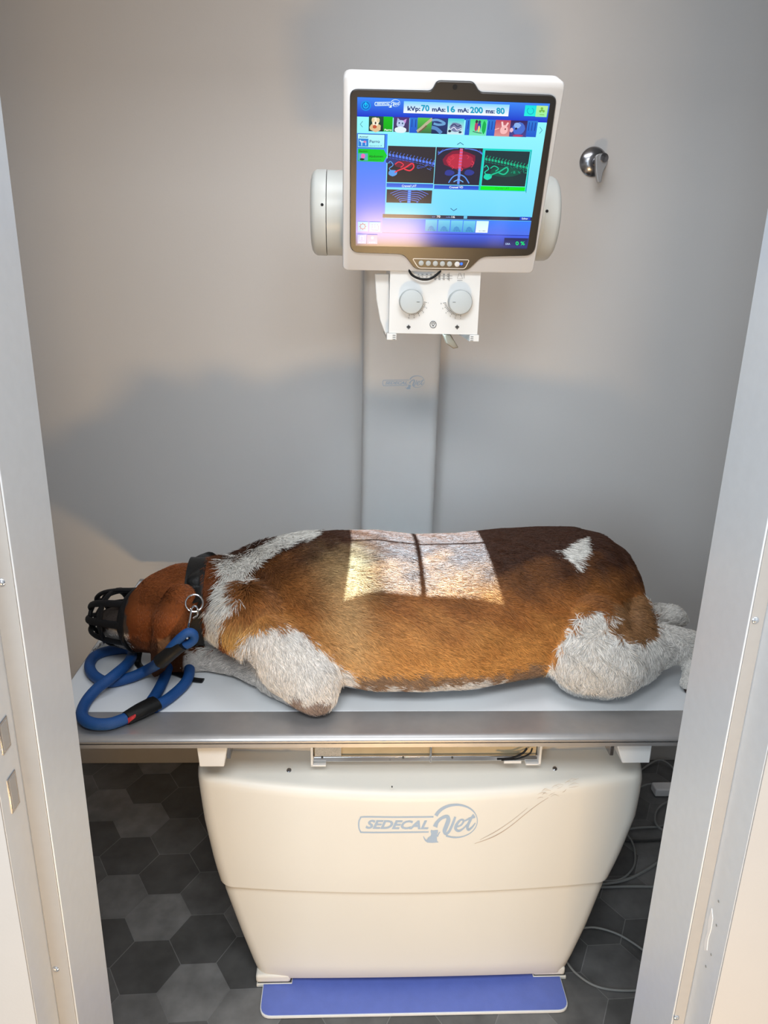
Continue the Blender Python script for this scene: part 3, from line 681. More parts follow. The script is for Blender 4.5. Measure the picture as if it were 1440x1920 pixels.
def tabs(x0, y0, x1, y1, n):
    b = th(x0, y0, x1, y1, L(40, 120, 215), L(30, 90, 210))
    for k in range(n): b.stroke([((k + .6) / (n + .3), .1), ((k + .6) / (n + .3), .62)], 4, L(15, 50, 150), sub=1)
tabs(420, 290, 468, 385, 2)
t = th(468, 290, 556, 388, L(90, 200, 70), L(60, 110, 70)); t.stroke([(.0, .9), (.3, .65), (.6, .35), (.95, .05)], 17, L(190, 180, 150)); t.stroke([(.1, .95), (.35, .75), (.6, .5)], 8, L(120, 90, 70))
t = th(556, 292, 652, 392, L(40, 60, 130), L(25, 45, 90)); t.stroke([(0, .15), (.3, .12), (.6, .22), (.75, .35), (.4, .42), (.1, .35)], 14, L(110, 165, 215)); t.stroke([(0, .6), (.3, .68), (.6, .95)], 22, L(90, 140, 200))
t = th(654, 295, 744, 395, L(60, 210, 215), L(210, 235, 245)); t.blob(.5, .55, .4, .3, L(120, 130, 170), seed=7); t.stroke([(.2, .5), (.4, .35), (.6, .5), (.8, .4)], 5, L(30, 40, 90)); t.stroke([(.2, .7), (.4, .55), (.6, .72), (.85, .6)], 5, L(230, 230, 250)); t.blob(.15, .8, .1, .08, L(30, 40, 60)); t.blob(.8, .85, .1, .07, L(40, 50, 80))
tabs(762, 298, 790, 398, 1)
t = th(790, 299, 882, 402, L(60, 225, 130), L(120, 235, 190)); t.blob(.85, .5, .12, .4, L(10, 180, 80), seed=3); t.blob(.38, .45, .1, .3, L(190, 60, 110)); t.blob(.55, .45, .1, .3, L(40, 60, 170)); t.blob(.55, .6, .06, .2, L(250, 210, 120)); t.blob(.38, .15, .08, .1, L(60, 50, 60)); t.blob(.55, .17, .08, .1, L(50, 60, 110)); t.stroke([(.2, .75), (.5, .82), (.75, .85)], 4, L(60, 40, 60), sub=1)
tabs(895, 302, 945, 403, 3)
t = th(945, 304, 1035, 407, L(190, 70, 90), L(220, 150, 150)); t.blob(.55, .6, .25, .28, L(250, 190, 190), seed=8); t.stroke([(.45, .4), (.38, .1)], 11, L(250, 215, 215), sub=1); t.stroke([(.62, .4), (.75, .15)], 10, L(250, 205, 205), sub=1); t.blob(.62, .55, .04, .05, L(110, 20, 40)); t.stroke([(0, .6), (.25, .5)], 5, L(250, 190, 180), sub=1)
t = th(1037, 307, 1130, 410, L(50, 30, 90), L(70, 70, 150)); t.blob(.5, .5, .38, .38, L(70, 110, 210), seed=9); t.blob(.4, .3, .2, .18, L(140, 180, 240), seed=2); t.blob(.35, .5, .06, .07, L(20, 20, 60)); t.blob(.1, .6, .1, .14, L(235, 190, 210)); t.blob(.5, .93, .3, .07, L(190, 60, 110))
tabs(1140, 309, 1188, 410, 3)
# left cards
rect(100, 388, 266, 478, L(15, 60, 150)); rect(102, 391, 262, 475, L(185, 250, 255), L(165, 245, 255)); S_.text(110, 412, 9, 'Animal', L(20, 60, 110), width=52, bold=.02)
t = th(104, 418, 165, 468, L(40, 130, 220)); t.stroke([(.15, .2), (.3, .4), (.8, .4)], 9, L(190, 225, 250), sub=1); t.stroke([(.35, .4), (.35, .9)], 6, L(190, 225, 250), sub=1); t.stroke([(.75, .4), (.75, .85)], 6, L(190, 225, 250), sub=1); t.blob(.65, .4, .14, .14, L(220, 130, 190))
S_.text(173, 445, 18, 'Perro', L(10, 50, 120), width=62, bold=.012); S_.text(173, 466, 8, 'Generico-A', L(60, 110, 150), width=76)
S_.poly([(103, 480), (260, 486), (280, 523), (258, 562), (100, 556)], L(0, 205, 40)); S_.text(110, 500, 9, 'Region', L(10, 90, 20), width=50, bold=.02)
t = th(104, 508, 162, 553, L(90, 175, 195)); t.blob(.5, .4, .22, .35, L(240, 110, 190)); t.blob(.4, .85, .25, .15, L(20, 60, 30))
S_.text(168, 534, 14, 'Abdomen', L(0, 90, 20), width=88, bold=.015); S_.text(168, 552, 8, 'Generico-A', L(0, 110, 40), width=76)
S_.stroke([(708, 456), (727, 443), (747, 457)], 4, L(20, 70, 140), sub=1); S_.stroke([(668, 845), (687, 860), (707, 847)], 4, L(20, 70, 140), sub=1)
# x-ray previews
def spine(t, c1, c2, y0=.2, y1=.42, seed=0):
    r = random.Random(seed)
    for k in range(14):
        x = k / 14 + .02; y = y0 + (y1 - y0) * (x ** 1.1)
        t.poly([(x, y), (x + .05, y + .02), (x + .05, y + .085), (x, y + .07)], c1); t.stroke([(x + .02, y), (x + .045, y - .06)], 3, c1, sub=1)
        t.stroke([(x, y + .11), (x + .05, y + .13)], 3, c2, sub=1)
    for k in range(26):
        x = r.uniform(.62, 1); y = r.uniform(.4, .62); t.stroke([(x, y), (min(1, x + r.uniform(.02, .06)), y + r.uniform(-.04, .04))], r.uniform(1.5, 3), c1 if k % 2 else c2, sub=1)
def organ(t, c, cg):
    t.stroke([(.02, .48), (.06, .42), (.12, .52), (.04, .62), (.12, .7)], 5, cg); t.blob(.12, .74, .1, .09, cg, seed=4)
    t.stroke([(.16, .72), (.24, .66), (.38, .58), (.52, .46), (.56, .56), (.48, .66), (.36, .62)], 8, c); t.stroke([(.16, .5), (.24, .43), (.34, .5), (.28, .58)], 6, c)
t = th(286, 462, 562, 692, L(52, 46, 55), L(45, 40, 45)); t.blob(.25, .4, .3, .12, L(50, 60, 120)); t.blob(.35, .5, .2, .1, L(110, 40, 60)); spine(t, L(90, 130, 245), L(70, 100, 225), seed=1); organ(t, L(240, 60, 80), L(90, 160, 240))
rect(277, 690, 560, 722, L(40, 90, 215), L(60, 110, 235)); S_.text(370, 714, 13, 'Craneal LAT', L(240, 250, 255), width=90, bold=.02)
t = th(582, 470, 862, 705, L(45, 40, 60), L(40, 38, 60)); r = random.Random(3)
for s in (-1, 1):
    for k in range(4): t.stroke([(.5 + s * (.06 + .1 * k), .02 + .01 * k), (.5 + s * (.30 + .05 * k), .05 + .035 * k), (.5 + s * .46, .20 - k * .035)], 3.5 - .5 * k, L(90, 130, 240))
t.blob(.49, .33, .33, .26, L(130, 30, 60), seed=3); t.blob(.42, .35, .2, .2, L(190, 45, 70), seed=6); t.blob(.62, .35, .14, .18, L(170, 40, 70), seed=7)
for k in range(14): a_ = r.uniform(0, 6.28); x = .49 + .24 * math.cos(a_); y = .34 + .18 * math.sin(a_); t.stroke([(x, y), (x + .05, y + .05), (x + .02, y + .1)], 3, L(220, 60, 85))
t.stroke([(.5, .02), (.5, .55)], 18, L(235, 80, 110), sub=1); t.stroke([(.5, .55), (.5, .98)], 14, L(90, 150, 245), sub=1)
for k in range(12): t.stroke([(.47, .04 + k * .08), (.53, .04 + k * .08)], 3, L(150, 130, 240), sub=1)
t.blob(.3, .68, .1, .08, L(50, 60, 150)); t.blob(.7, .66, .1, .08, L(50, 60, 150)); t.stroke([(.3, .95), (.38, .78), (.5, .72), (.62, .78), (.72, .95)], 7, L(90, 150, 245)); t.stroke([(.4, .92), (.5, .86), (.6, .92)], 6, L(110, 180, 250))
rect(568, 702, 838, 733, L(35, 75, 205), L(50, 100, 225)); S_.text(660, 722, 13, 'Craneal VD', L(240, 250, 255), width=84, bold=.02)
rect(866, 478, 1128, 742, L(0, 215, 200)); rect(878, 489, 1122, 738, L(100, 245, 245)); t = th(880, 490, 1122, 712, L(30, 55, 62), L(30, 52, 56)); t.blob(.5, .6, .35, .14, L(20, 85, 70)); spine(t, L(20, 190, 140), L(0, 150, 120), seed=2); organ(t, L(20, 200, 150), L(20, 220, 180))
rect(852, 708, 1120, 738, L(0, 240, 30)); S_.text(942, 728, 11, 'Caudal LAT', L(0, 150, 40), width=84)
S_.stroke([(1160, 492), (1128, 750)], 2.5, L(20, 90, 150), sub=1)
t = th(278, 728, 550, 815, L(55, 50, 58), L(60, 52, 55))
for s in (-1, 1):
    for k in range(6): t.stroke([(.5 + s * .04, .05 + k * .14), (.5 + s * .2, .02 + k * .17), (.5 + s * (.42 - .05 * k), .3 + k * .13)], 3.5, L(100, 130, 245))
t.stroke([(.5, .0), (.5, 1.)], 20, L(70, 120, 240), sub=1)
for k in range(6): t.stroke([(.47, .1 + k * .16), (.53, .1 + k * .16)], 4, L(130, 200, 250), sub=1)
# lower bars
S_.text(556, 900, 9, 'kV', L(150, 170, 230), width=18); S_.text(583, 901, 13, '70', L(250, 250, 255), width=22, bold=.02); S_.text(640, 902, 9, 'mAs', L(150, 170, 230), width=28); S_.text(674, 903, 13, '16', L(250, 250, 255), width=20, bold=.02)
rect(749, 886, 768, 908, L(110, 200, 240)); rect(1092, 896, 1153, 918, L(40, 70, 200)); S_.text(1103, 912, 10, 'Editar', L(235, 245, 255), width=38, bold=.02)
for k, x in enumerate((516, 594, 671, 748)):
    rect(x, 913 + k * 2.3, x + 66, 985 + k * 2.3, L(120, 215, 245), L(70, 160, 220)); S_.poly([(x + 12, 975 + k * 2), (x + 20, 957 + k * 2), (x + 33, 950 + k * 2), (x + 46, 957 + k * 2), (x + 54, 975 + k * 2)], L(70, 150, 215)); S_.text(x + 12, 980 + k * 2.3, 7, ('0-5 kg', '5-15 kg', '15-30 kg', '30-50 kg')[k], L(20, 70, 150), width=44)
rect(827, 921, 893, 994, L(215, 255, 250), L(245, 255, 255)); S_.text(840, 986, 7, '51-80', L(110, 140, 150), width=40)
rect(102, 925, 163, 986, L(120, 200, 250), L(110, 175, 250)); S_.stroke([(131 + 15 * math.cos(2 * math.pi * k / 16), 955 + 15 * math.sin(2 * math.pi * k / 16)) for k in range(16)], 5, L(110, 80, 130), sub=1, closed=True)
for k in range(8): t_ = 2 * math.pi * k / 8; S_.stroke([(131 + 16 * math.cos(t_), 955 + 16 * math.sin(t_)), (131 + 22 * math.cos(t_), 955 + 22 * math.sin(t_))], 5, L(110, 80, 130), sub=1)
rect(172, 927, 238, 988, L(110, 190, 250), L(110, 170, 250))
for x in (190, 206, 222): S_.text(x - 4, 948, 9, 'x', L(50, 60, 120))
for x in (190, 206): S_.text(x - 4, 961, 9, 'x', L(50, 60, 120))
S_.stroke([(186, 965), (186, 976), (226, 977), (226, 950)], 2, L(50, 60, 120), sub=1)
rect(100, 1003, 152, 1060, L(120, 160, 250), L(150, 170, 250)); rect(158, 1005, 220, 1062, L(130, 115, 200), L(170, 150, 215)); S_.stroke([(115, 1038), (115, 1015), (135, 1015), (135, 1038)], 3, L(200, 225, 255), sub=1); S_.disc(190, 1024, 9, L(215, 215, 250), 12); S_.text(107, 1056, 7, 'RX', L(235, 240, 255), width=36); S_.text(170, 1056, 7, 'INFO', L(235, 240, 255), width=38)
rect(997, 1025, 1134, 1082, L(40, 42, 90), L(60, 60, 130)); S_.text(1004, 1067, 11, 'DSA', L(190, 220, 255), width=28, bold=.02); S_.text(1065, 1069, 22, '0 %', L(0, 240, 120), width=56, bold=.02)
S_.build('display', 'screen', MO)['label'] = 'lit blue touch display with animal and x-ray thumbnails'
# monitor yoke to the tube and a drooping lead
bbox('mounting_bracket', .12, .20, yb + .02, TAY - TR + .01, ztc - .05, ztc + .05, 'white', MO, bevel=.006)
MB().tube([onY(765, 500, KY - .012), onY(772, 515, KY - .012), onY(790, 523.5, KY - .014), onY(808, 522, KY - .014), onY(824, 510, KY - .012), onY(830, 498, KY - .012)], .0024, 8).build('lead', 'rubber', MO)

# ------------------------------------------------------------------ wall valve
q = onY(1113, 303, WY - .005); V_ = tag(thing('wall_valve', 'small chrome wall valve with a lever handle and blue dot', 'valve', (q.x, WY, q.z)), 'small chrome wall valve with a lever handle and blue dot', 'valve')
er = 24 / 1400 * 2.15
MB().lathe((q.x, WY, q.z), (0, -1, 0), [(0, er), (.004, er), (.010, er * .85), (.015, er * .5), (.016, er * .4), (.016, .001)], 48).build('escutcheon', 'steel', V_)
hx_ = onY(1128, 295, WY - .05)
MB().lathe((q.x + .004, WY - .012, q.z - .002), (hx_.x - q.x, -.045, hx_.z - q.z), [(0, .011), (.03, .010), (.05, .011), (.052, .001)], 24).build('stem', 'steel', V_)
lp = round_poly([(1117, 291), (1124, 287.5), (1137, 287.5), (1141, 294), (1140, 306), (1131, 322), (1127.5, 342), (1121, 343), (1117.5, 322)], 4)
LV = MB().prism([onY(x, y, WY - .058) for x, y in lp], (0, .012, 0)).build('lever', 'lever', V_, bevel=.002)
p = onY(1131, 298, WY - .058); MB().cyl((p.x, WY - .0585, p.z), (p.x, WY - .0605, p.z), .0052, 20).build('blue_dot', 'bluedot', LV)

# ------------------------------------------------------------------ dog
DG = []
def capsule(mb, a, b, ra, rb, n=20, m=8):
    a = Vector(a); b = Vector(b); d = (b - a)
    if d.length < 1e-5: d = Vector((0, 0, 1e-4)); b = a + d
    dn = d.normalized(); u = dn.orthogonal().normalized(); w = dn.cross(u); rings = []
    for k in range(m + 1):
        t = math.pi / 2 * k / m; rings.append((a - dn * ra * math.cos(t), max(ra * math.sin(t), 1e-4)))
    for k in range(m + 1):
        t = math.pi / 2 * k / m; rings.append((b + dn * rb * math.sin(t), max(rb * math.cos(t), 1e-4)))
    mb.loft([[c + (u * math.cos(q) + w * math.sin(q)) * r for q in [2 * math.pi * j / n for j in range(n)]] for c, r in rings])
def dog_body():
    mb = MB()
    ST = [  # px, top, bottom, y back, z bottom
        (392, 1056, 1195, 1.76, .755), (425, 1043, 1212, 1.80, .735), (480, 1019, 1240, 1.86, .722), (550, 1003, 1262, 1.89, .722), (620, 996, 1282, 1.91, .722),
        (700, 995, 1294, 1.91, .722), (780, 1003, 1296, 1.91, .722), (860, 1001, 1291, 1.91, .722), (940, 993, 1276, 1.92, .722), (1020, 989, 1262, 1.92, .722),
        (1080, 989, 1250, 1.92, .722), (1130, 999, 1240, 1.90, .722), (1168, 1022, 1232, 1.87, .722), (1192, 1052, 1220, 1.84, .724), (1208, 1092, 1205, 1.80, .74), (1214, 1130, 1190, 1.74, .76)]
    def ring(x, yf, ybk, zb, zt, n=48):
        yc = (yf + ybk) / 2; a = (ybk - yf) / 2; b = (zt - zb) / 2; zc = zb + b * .92; out = []
        for k in range(n):
            t = 2 * math.pi * k / n; c, s = math.cos(t), math.sin(t); e = 2.0 if s > 0 else 3.0
            bb = (zt - zc) if s > 0 else (zc - zb)
            out.append((x, yc + a * math.copysign(abs(c) ** (2 / e), c), zc + bb * math.copysign(abs(s) ** (2 / e), s)))
        return out
    ST2 = []
    for s in ST: ST2.append(np.array(s, float))
    rings = []
    for i in range(len(ST2) - 1):
        for k in range(3): rings.append(ST2[i] + (ST2[i + 1] - ST2[i]) * k / 3)
    rings.append(ST2[-1]); R = []
    for px, tp, bt, ybk, zb in rings:
        ybk = ybk - .055 * (ybk > 1.83); x = onY(px, 1130, 1.62).x; zt = 1.0; yf = 1.42
        for _ in range(14):
            lo, hi = .8, 1.15
            for _ in range(18):
                zt = (lo + hi) / 2
                if proj(np.array(ring(x, yf, ybk, zb, zt)))[1].min() > tp: lo = zt
                else: hi = zt
            lo, hi = 1.25, 1.72
            for _ in range(18):
                yf = (lo + hi) / 2
                if proj(np.array(ring(x, yf, ybk, zb, zt)))[1].max() > bt: lo = yf
                else: hi = yf
        R.append(ring(x, yf, ybk, zb, zt))
    c0 = np.mean(R[0], 0); R.insert(0, [tuple(c0 + (np.array(p) - c0) * .5 - np.array([.02, 0, 0])) for p in R[0]])
    c1 = np.mean(R[-1], 0); R.append([tuple(c1 + (np.array(p) - c1) * .5 + np.array([.012, 0, 0])) for p in R[-1]])
    mb.loft([[Vector(p) for p in r] for r in R])
    def chain(L):
        P = [(onZ(px, py, z), r) for px, py, z, r in L]
        if len(P) == 1: capsule(mb, P[0][0], P[0][0], P[0][1], P[0][1]); return
        for (a, ra), (b, rb) in zip(P[:-1], P[1:]): capsule(mb, a, b, ra, rb)
    # fore leg
    chain([(500, 1200, .86, .055), (545, 1240, .815, .070), (585, 1278, .785, .060), (592, 1294, .772, .048)])
    chain([(585, 1294, .768, .046), (520, 1268, .762, .040), (450, 1240, .756, .034), (390, 1232, .750, .031), (345, 1238, .746, .030), (322, 1243, .742, .024)])
    chain([(470, 1160, .88, .075), (440, 1150, .86, .07)])
    # hind leg: thigh, knee, shank, hock, foot
    chain([(1110, 1180, .86, .080), (1100, 1228, .812, .086), (1135, 1232, .810, .086), (1185, 1222, .80, .070)])
    chain([(1185, 1222, .80, .066), (1225, 1213, .80, .054), (1262, 1209, .80, .043), (1292, 1210, .795, .036), (1300, 1235, .775, .027), (1294, 1262, .752, .0175), (1287, 1282, .7375, .0155)])
    chain([(1296, 1278, .738, .014), (1302, 1288, .734, .011)])
    chain([(1182, 1152, .86, .052), (1192, 1178, .845, .040)])
    # far hind foot
    chain([(1212, 1165, .79, .034), (1240, 1158, .79, .032), (1262, 1156, .80, .030), (1274, 1162, .79, .020)])
    # neck, head, muzzle
    chain([(430, 1125, .87, .098), (390, 1126, .87, .092), (350, 1128, .875, .086)])
    chain([(345, 1128, .875, .088), (318, 1138, .87, .084), (300, 1150, .86, .078)])
    chain([(300, 1152, .858, .070), (262, 1164, .84, .052), (228, 1166, .83, .040), (208, 1166, .825, .033)])
    chain([(300, 1180, .83, .055), (255, 1190, .80, .040), (228, 1188, .80, .030)])
    # near ear
    chain([(338, 1126, .925, .036), (322, 1160, .895, .040), (316, 1195, .852, .034), (304, 1228, .80, .025), (296, 1252, .757, .017), (292, 1262, .742, .012)])
    me = bpy.data.meshes.new('dogtmp'); me.from_pydata(mb.v, [], mb.f); me.update()
    bm = bmesh.new(); bm.from_mesh(me); bmesh.ops.recalc_face_normals(bm, faces=bm.faces); bm.to_mesh(me); bm.free()
    o = bpy.data.objects.new('dogtmp', me); COL.objects.link(o)
    r = o.modifiers.new('r', 'REMESH'); r.mode = 'VOXEL'; r.voxel_size = .0065
    s = o.modifiers.new('s', 'SMOOTH'); s.factor = .5; s.iterations = 14
    dg = bpy.context.evaluated_depsgraph_get(); out = bpy.data.meshes.new_from_object(o.evaluated_get(dg))
    bpy.data.objects.remove(o); out.name = 'dog'; return out
dm = dog_body()

def inpoly(x, y, P):
    P = np.array(P, float); r = np.zeros(x.shape, bool); j = len(P) - 1
    for i in range(len(P)):
        xi, yi = P[i]; xj, yj = P[j]
        c = ((yi > y) != (yj > y)) & (x < (xj - xi) * (y - yi) / (yj - yi + 1e-12) + xi); r ^= c; j = i
    return r
WHITE_RUFF = [(590, 985), (575, 1010), (500, 1040), (460, 1075), (445, 1110), (432, 1150), (405, 1185), (410, 1218), (385, 1222), (376, 1200), (392, 1150), (412, 1110), (418, 1078), (440, 1045), (500, 1010), (540, 985)]
ELBOW = [(440, 1205), (480, 1185), (520, 1172), (562, 1180), (585, 1205), (622, 1235), (655, 1268), (650, 1305), (620, 1345), (500, 1350), (340, 1300), (330, 1215), (400, 1222)]
BELLY = [(640, 1290), (700, 1288), (780, 1288), (860, 1280), (930, 1274), (930, 1330), (640, 1330)]
THIGH = [(1025, 1262), (1035, 1232), (1060, 1195), (1085, 1158), (1105, 1147), (1152, 1152), (1140, 1162), (1135, 1180), (1160, 1190), (1180, 1205), (1225, 1195), (1222, 1165), (1214, 1130), (1230, 1110), (1340, 1110), (1340, 1330), (1000, 1330)]
HIP = [(1032, 1030), (1060, 1018), (1082, 1006), (1094, 1010), (1096, 1040), (1092, 1056), (1070, 1060), (1050, 1045)]
def fur_color(P, amp=1.0):
    P = np.asarray(P); px, py = proj(P); n = len(P)
    nz = lambda s, k: np.array([noise.noise(Vector((p[0] * s + k, p[1] * s, p[2] * s))) for p in P]) if n < 1 else None
    q = np.random.default_rng(3)
    s1 = np.sin(px * .045 + 1.7 * np.sin(py * .03)) * np.sin(py * .06 + 1.3 * np.sin(px * .021)); s2 = np.sin(px * .13 + py * .05) * np.sin(py * .16 - px * .04)
    jx = px + 6 * s1 + 4 * s2 + q.normal(0, 2.5, n) * amp; jy = py + 6 * s2 + 4 * s1 + q.normal(0, 2.5, n) * amp
    dark = np.array([.052, .018, .008]); mid = np.array([.31, .115, .030]); tan = np.array([.60, .29, .085])
    t = np.clip((jy - 1040) / 205 + .10 * s1, 0, 1)[:, None]
    c = np.where(t < .5, dark + (mid - dark) * t * 2, mid + (tan - mid) * (t - .5) * 2)
    # sandy shoulder blaze
    g = np.exp(-(((jx - 635 - (jy - 1100) * .15) / 45) ** 2)) * np.clip((jy - 1010) / 60, 0, 1) * np.clip((1300 - jy) / 80, 0, 1); c = c * (1 - .55 * g[:, None]) + np.array([.62, .42, .20]) * .55 * g[:, None]
    g = np.exp(-(((jx - 440) / 40) ** 2 + ((jy - 1185) / 26) ** 2)); c = c * (1 - g[:, None]) + np.array([.68, .40, .13]) * g[:, None]
    # belly line brown
    b = (inpoly(jx, jy, [(640, 1262), (800, 1268), (930, 1262), (1010, 1240), (1030, 1300), (640, 1330)])); c[b] = np.array([.28, .17, .10])
    rump = inpoly(jx, jy, [(1130, 1128), (1230, 1110), (1228, 1195), (1185, 1206), (1135, 1180)]); c[rump] = np.array([.26, .13, .055])
    head = jx < 420; c[head] = np.array([.19, .055, .016]) * (1 + .25 * s1[head])[:, None]
    c[inpoly(jx, jy, [(296, 1200), (318, 1196), (316, 1222), (300, 1240)])] = np.array([.36, .16, .07])
    w = inpoly(jx, jy, WHITE_RUFF) | inpoly(jx, jy, HIP)
    c[w] = np.array([.72, .69, .64])
    e = inpoly(jx, jy, ELBOW) & ((jx > 436) | (jy > 1208)); c[e] = np.array([.70, .65, .60])
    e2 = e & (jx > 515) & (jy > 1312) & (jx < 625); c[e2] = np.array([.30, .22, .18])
    c[inpoly(jx, jy, BELLY)] = np.array([.66, .62, .58]); c[inpoly(jx, jy, THIGH)] = np.array([.70, .67, .63])
    ear = (jx < 345) & (jy > 1196); c[ear & ~inpoly(jx, jy, [(296, 1200), (318, 1196), (316, 1222), (300, 1240)])] = np.array([.10, .035, .014])
    mz = jx < 240; c[mz] = np.array([.09, .07, .06]); c[mz & (jy > 1186)] = np.array([.45, .42, .40])
    return np.clip(c, 0, .9)
vs = np.empty(len(dm.vertices) * 3); dm.vertices.foreach_get('co', vs); vs = vs.reshape(-1, 3)
vs[:, 2] = np.maximum(vs[:, 2], TZ + .0008 + 0 * vs[:, 2]); 
cen_ = np.array([(vs[:, 0].min() + vs[:, 0].max()) / 2, 1.62, TZ])
vc = fur_color(vs, .3)
at = dm.color_attributes.new('furcol', 'FLOAT_COLOR', 'POINT'); at.data.foreach_set('color', np.c_[vc * .8, np.ones(len(vc))].ravel())
dm.vertices.foreach_set('co', (vs - cen_).ravel()); dm.update()
M['skin'] = mat('short_coat', (.3, .15, .05), .9, attr='furcol', var=.15, vscale=150, bump=.5, bscale=300, spec=.1)
dm.materials.clear(); dm.materials.append(M['skin']); dm.polygons.foreach_set('use_smooth', [True] * len(dm.polygons))
DOG = bpy.data.objects.new('dog', dm); finish(DOG, None, Vector(cen_.tolist()))
tag(DOG, 'brown and white dog lying muzzled on the grey x-ray tabletop', 'dog')
def fur():
    dm.calc_loop_triangles(); nt = len(dm.loop_triangles); tri = np.empty(nt * 3, np.int32); dm.loop_triangles.foreach_get('vertices', tri); tri = tri.reshape(-1, 3)
    A, B, C_ = vs[tri[:, 0]], vs[tri[:, 1]], vs[tri[:, 2]]; N = np.cross(B - A, C_ - A); ar = np.linalg.norm(N, axis=1); N /= ar[:, None] + 1e-12
    ctr = (A + B + C_) / 3; view = CAM - ctr; view /= np.linalg.norm(view, axis=1)[:, None]; fac = (N * view).sum(1)
    wt = ar * np.where(fac > -.25, 1.0, .25) * np.where(N[:, 2] < -.75, .05, 1.0)
    g = np.random.default_rng(5); n = NHAIR; idx = g.choice(nt, n, p=wt / wt.sum()); r1, r2 = g.random(n), g.random(n); s = np.sqrt(r1)
    P = A[idx] * (1 - s)[:, None] + B[idx] * (s * (1 - r2))[:, None] + C_[idx] * (s * r2)[:, None]
    # smooth normals
    vn = np.zeros_like(vs); 
    for k in range(3): np.add.at(vn, tri[:, k], N * ar[:, None])
    vn /= np.linalg.norm(vn, axis=1)[:, None] + 1e-12; n_ = vn[tri[idx, 0]]
    px, py = proj(P)
    keep = ~((px < 258) & (py < 1186))
    P, n_, px, py = P[keep], n_[keep], px[keep], py[keep]; n = len(P)
    # combing direction
    D = np.tile(np.array([1.0, -.25, -.45]), (n, 1))
    thigh = inpoly(px, py, THIGH); leg = (px < 640) & inpoly(px, py, ELBOW); ruff = inpoly(px, py, WHITE_RUFF); head = px < 380
    D[thigh] = (.25, -.3, -1.0); D[leg] = (.4, -.3, -.9); D[(px < 480) & (py > 1206)] = (-1, -.1, -.3); D[head] = (.9, -.1, -.5); D[(px < 345) & (py > 1130)] = (.05, -.2, -1.0)
    sh = (px > 380) & (px < 470) & (py < 1215)
    wv = (np.clip((540 - px) / 130, 0, 1) * np.clip((px - 380) / 15, 0, 1) * (py < 1215))[:, None]; D = D * (1 - wv) + np.array([-.5, -.3, -.95]) * wv
    D[(px > 1240)] = (.5, -.2, -.6); D[(px > 1275) & (py > 1235)] = (0, -.2, -1); D[(px > 1210) & (py < 1180)] = (1, .2, .1)
    # locks: coherent wobble
    f1 = np.sin(P[:, 0] * 95 + 3 * np.sin(P[:, 2] * 60)) ; f2 = np.sin(P[:, 1] * 90 + P[:, 0] * 70 + 2 * np.sin(P[:, 2] * 75)); f3 = np.sin(P[:, 2] * 110 + P[:, 0] * 33)
    wob = np.c_[f1, f2, f3] * .22; wob[thigh] *= 2.6; D = D + wob + g.normal(0, .17, (n, 3))
    D -= n_ * (D * n_).sum(1)[:, None]; D /= np.linalg.norm(D, axis=1)[:, None] + 1e-9
    Ln = np.full(n, .021) * g.uniform(.7, 1.2, n); Ln[head] *= .5; Ln[ruff | sh] *= 1.65; Ln[thigh] *= .95; Ln[(px > 1235)] *= .55; Ln[(px < 480) & (py > 1215)] *= .6; Ln[leg & (px > 480)] *= .85
    Ln[(px < 345) & (py > 1130)] *= .7; Ln[(px > 1270) & (py > 1235)] *= .6
    lift = np.full(n, .34); lift[thigh] = .5; lift[ruff | sh] = .42; lift[head] = .25
    pts = np.empty((n, 4, 3)); side = np.cross(D, n_)
    curl = g.normal(0, .12, n)[:, None]
    for k in range(4):
        t = k / 3; d = D * t + n_ * (lift[:, None] * (t - .55 * t * t)) + side * curl * t * t
        pts[:, k] = P + d * Ln[:, None] - n_ * .001
    pts[:, :, 2] = np.maximum(pts[:, :, 2], TZ + .001)
    over = (pts[:, :, 1] < YW); 
    col = fur_color(P) * g.uniform(.60, 1.32, n)[:, None]
    hc = bpy.data.hair_curves.new('fur'); hc.add_curves([4] * n)
    hc.attributes['position'].data.foreach_set('vector', (pts.reshape(-1, 3) - cen_).astype(np.float32).ravel())
    ra = hc.attributes.new('radius', 'FLOAT', 'POINT') if 'radius' not in hc.attributes else hc.attributes['radius']
    rad = np.tile(np.array([.00055, .00055, .00042, .0001]), (n, 1)); ra.data.foreach_set('value', rad.astype(np.float32).ravel())
    ca = hc.attributes.new('furcol', 'FLOAT_COLOR', 'CURVE'); ca.data.foreach_set('color', np.c_[col, np.ones(n)].astype(np.float32).ravel())
    m = bpy.data.materials.new('fur_strand'); m.use_nodes = True; b = m.node_tree.nodes['Principled BSDF']; a = m.node_tree.nodes.new('ShaderNodeAttribute'); a.attribute_name = 'furcol'
    m.node_tree.links.new(a.outputs['Color'], b.inputs['Base Color']); b.inputs['Roughness'].default_value = .45; b.inputs['Specular IOR Level'].default_value = .22
    hc.materials.append(m)
    o = bpy.data.objects.new('fur', hc); COL.objects.link(o); o.parent = DOG; o['kind'] = 'stuff'
    return o
NHAIR = 210000
fur()
# claws
for px, py, z in ((1286, 1292, TZ + .006), (1303, 1295, TZ + .005)):
    p = onZ(px, py, z); mb = MB(); capsule(mb, p, p + Vector((-.002, -.006, -.002)), .005, .003, 10, 4); mb.build('claw', 'nail', DOG)

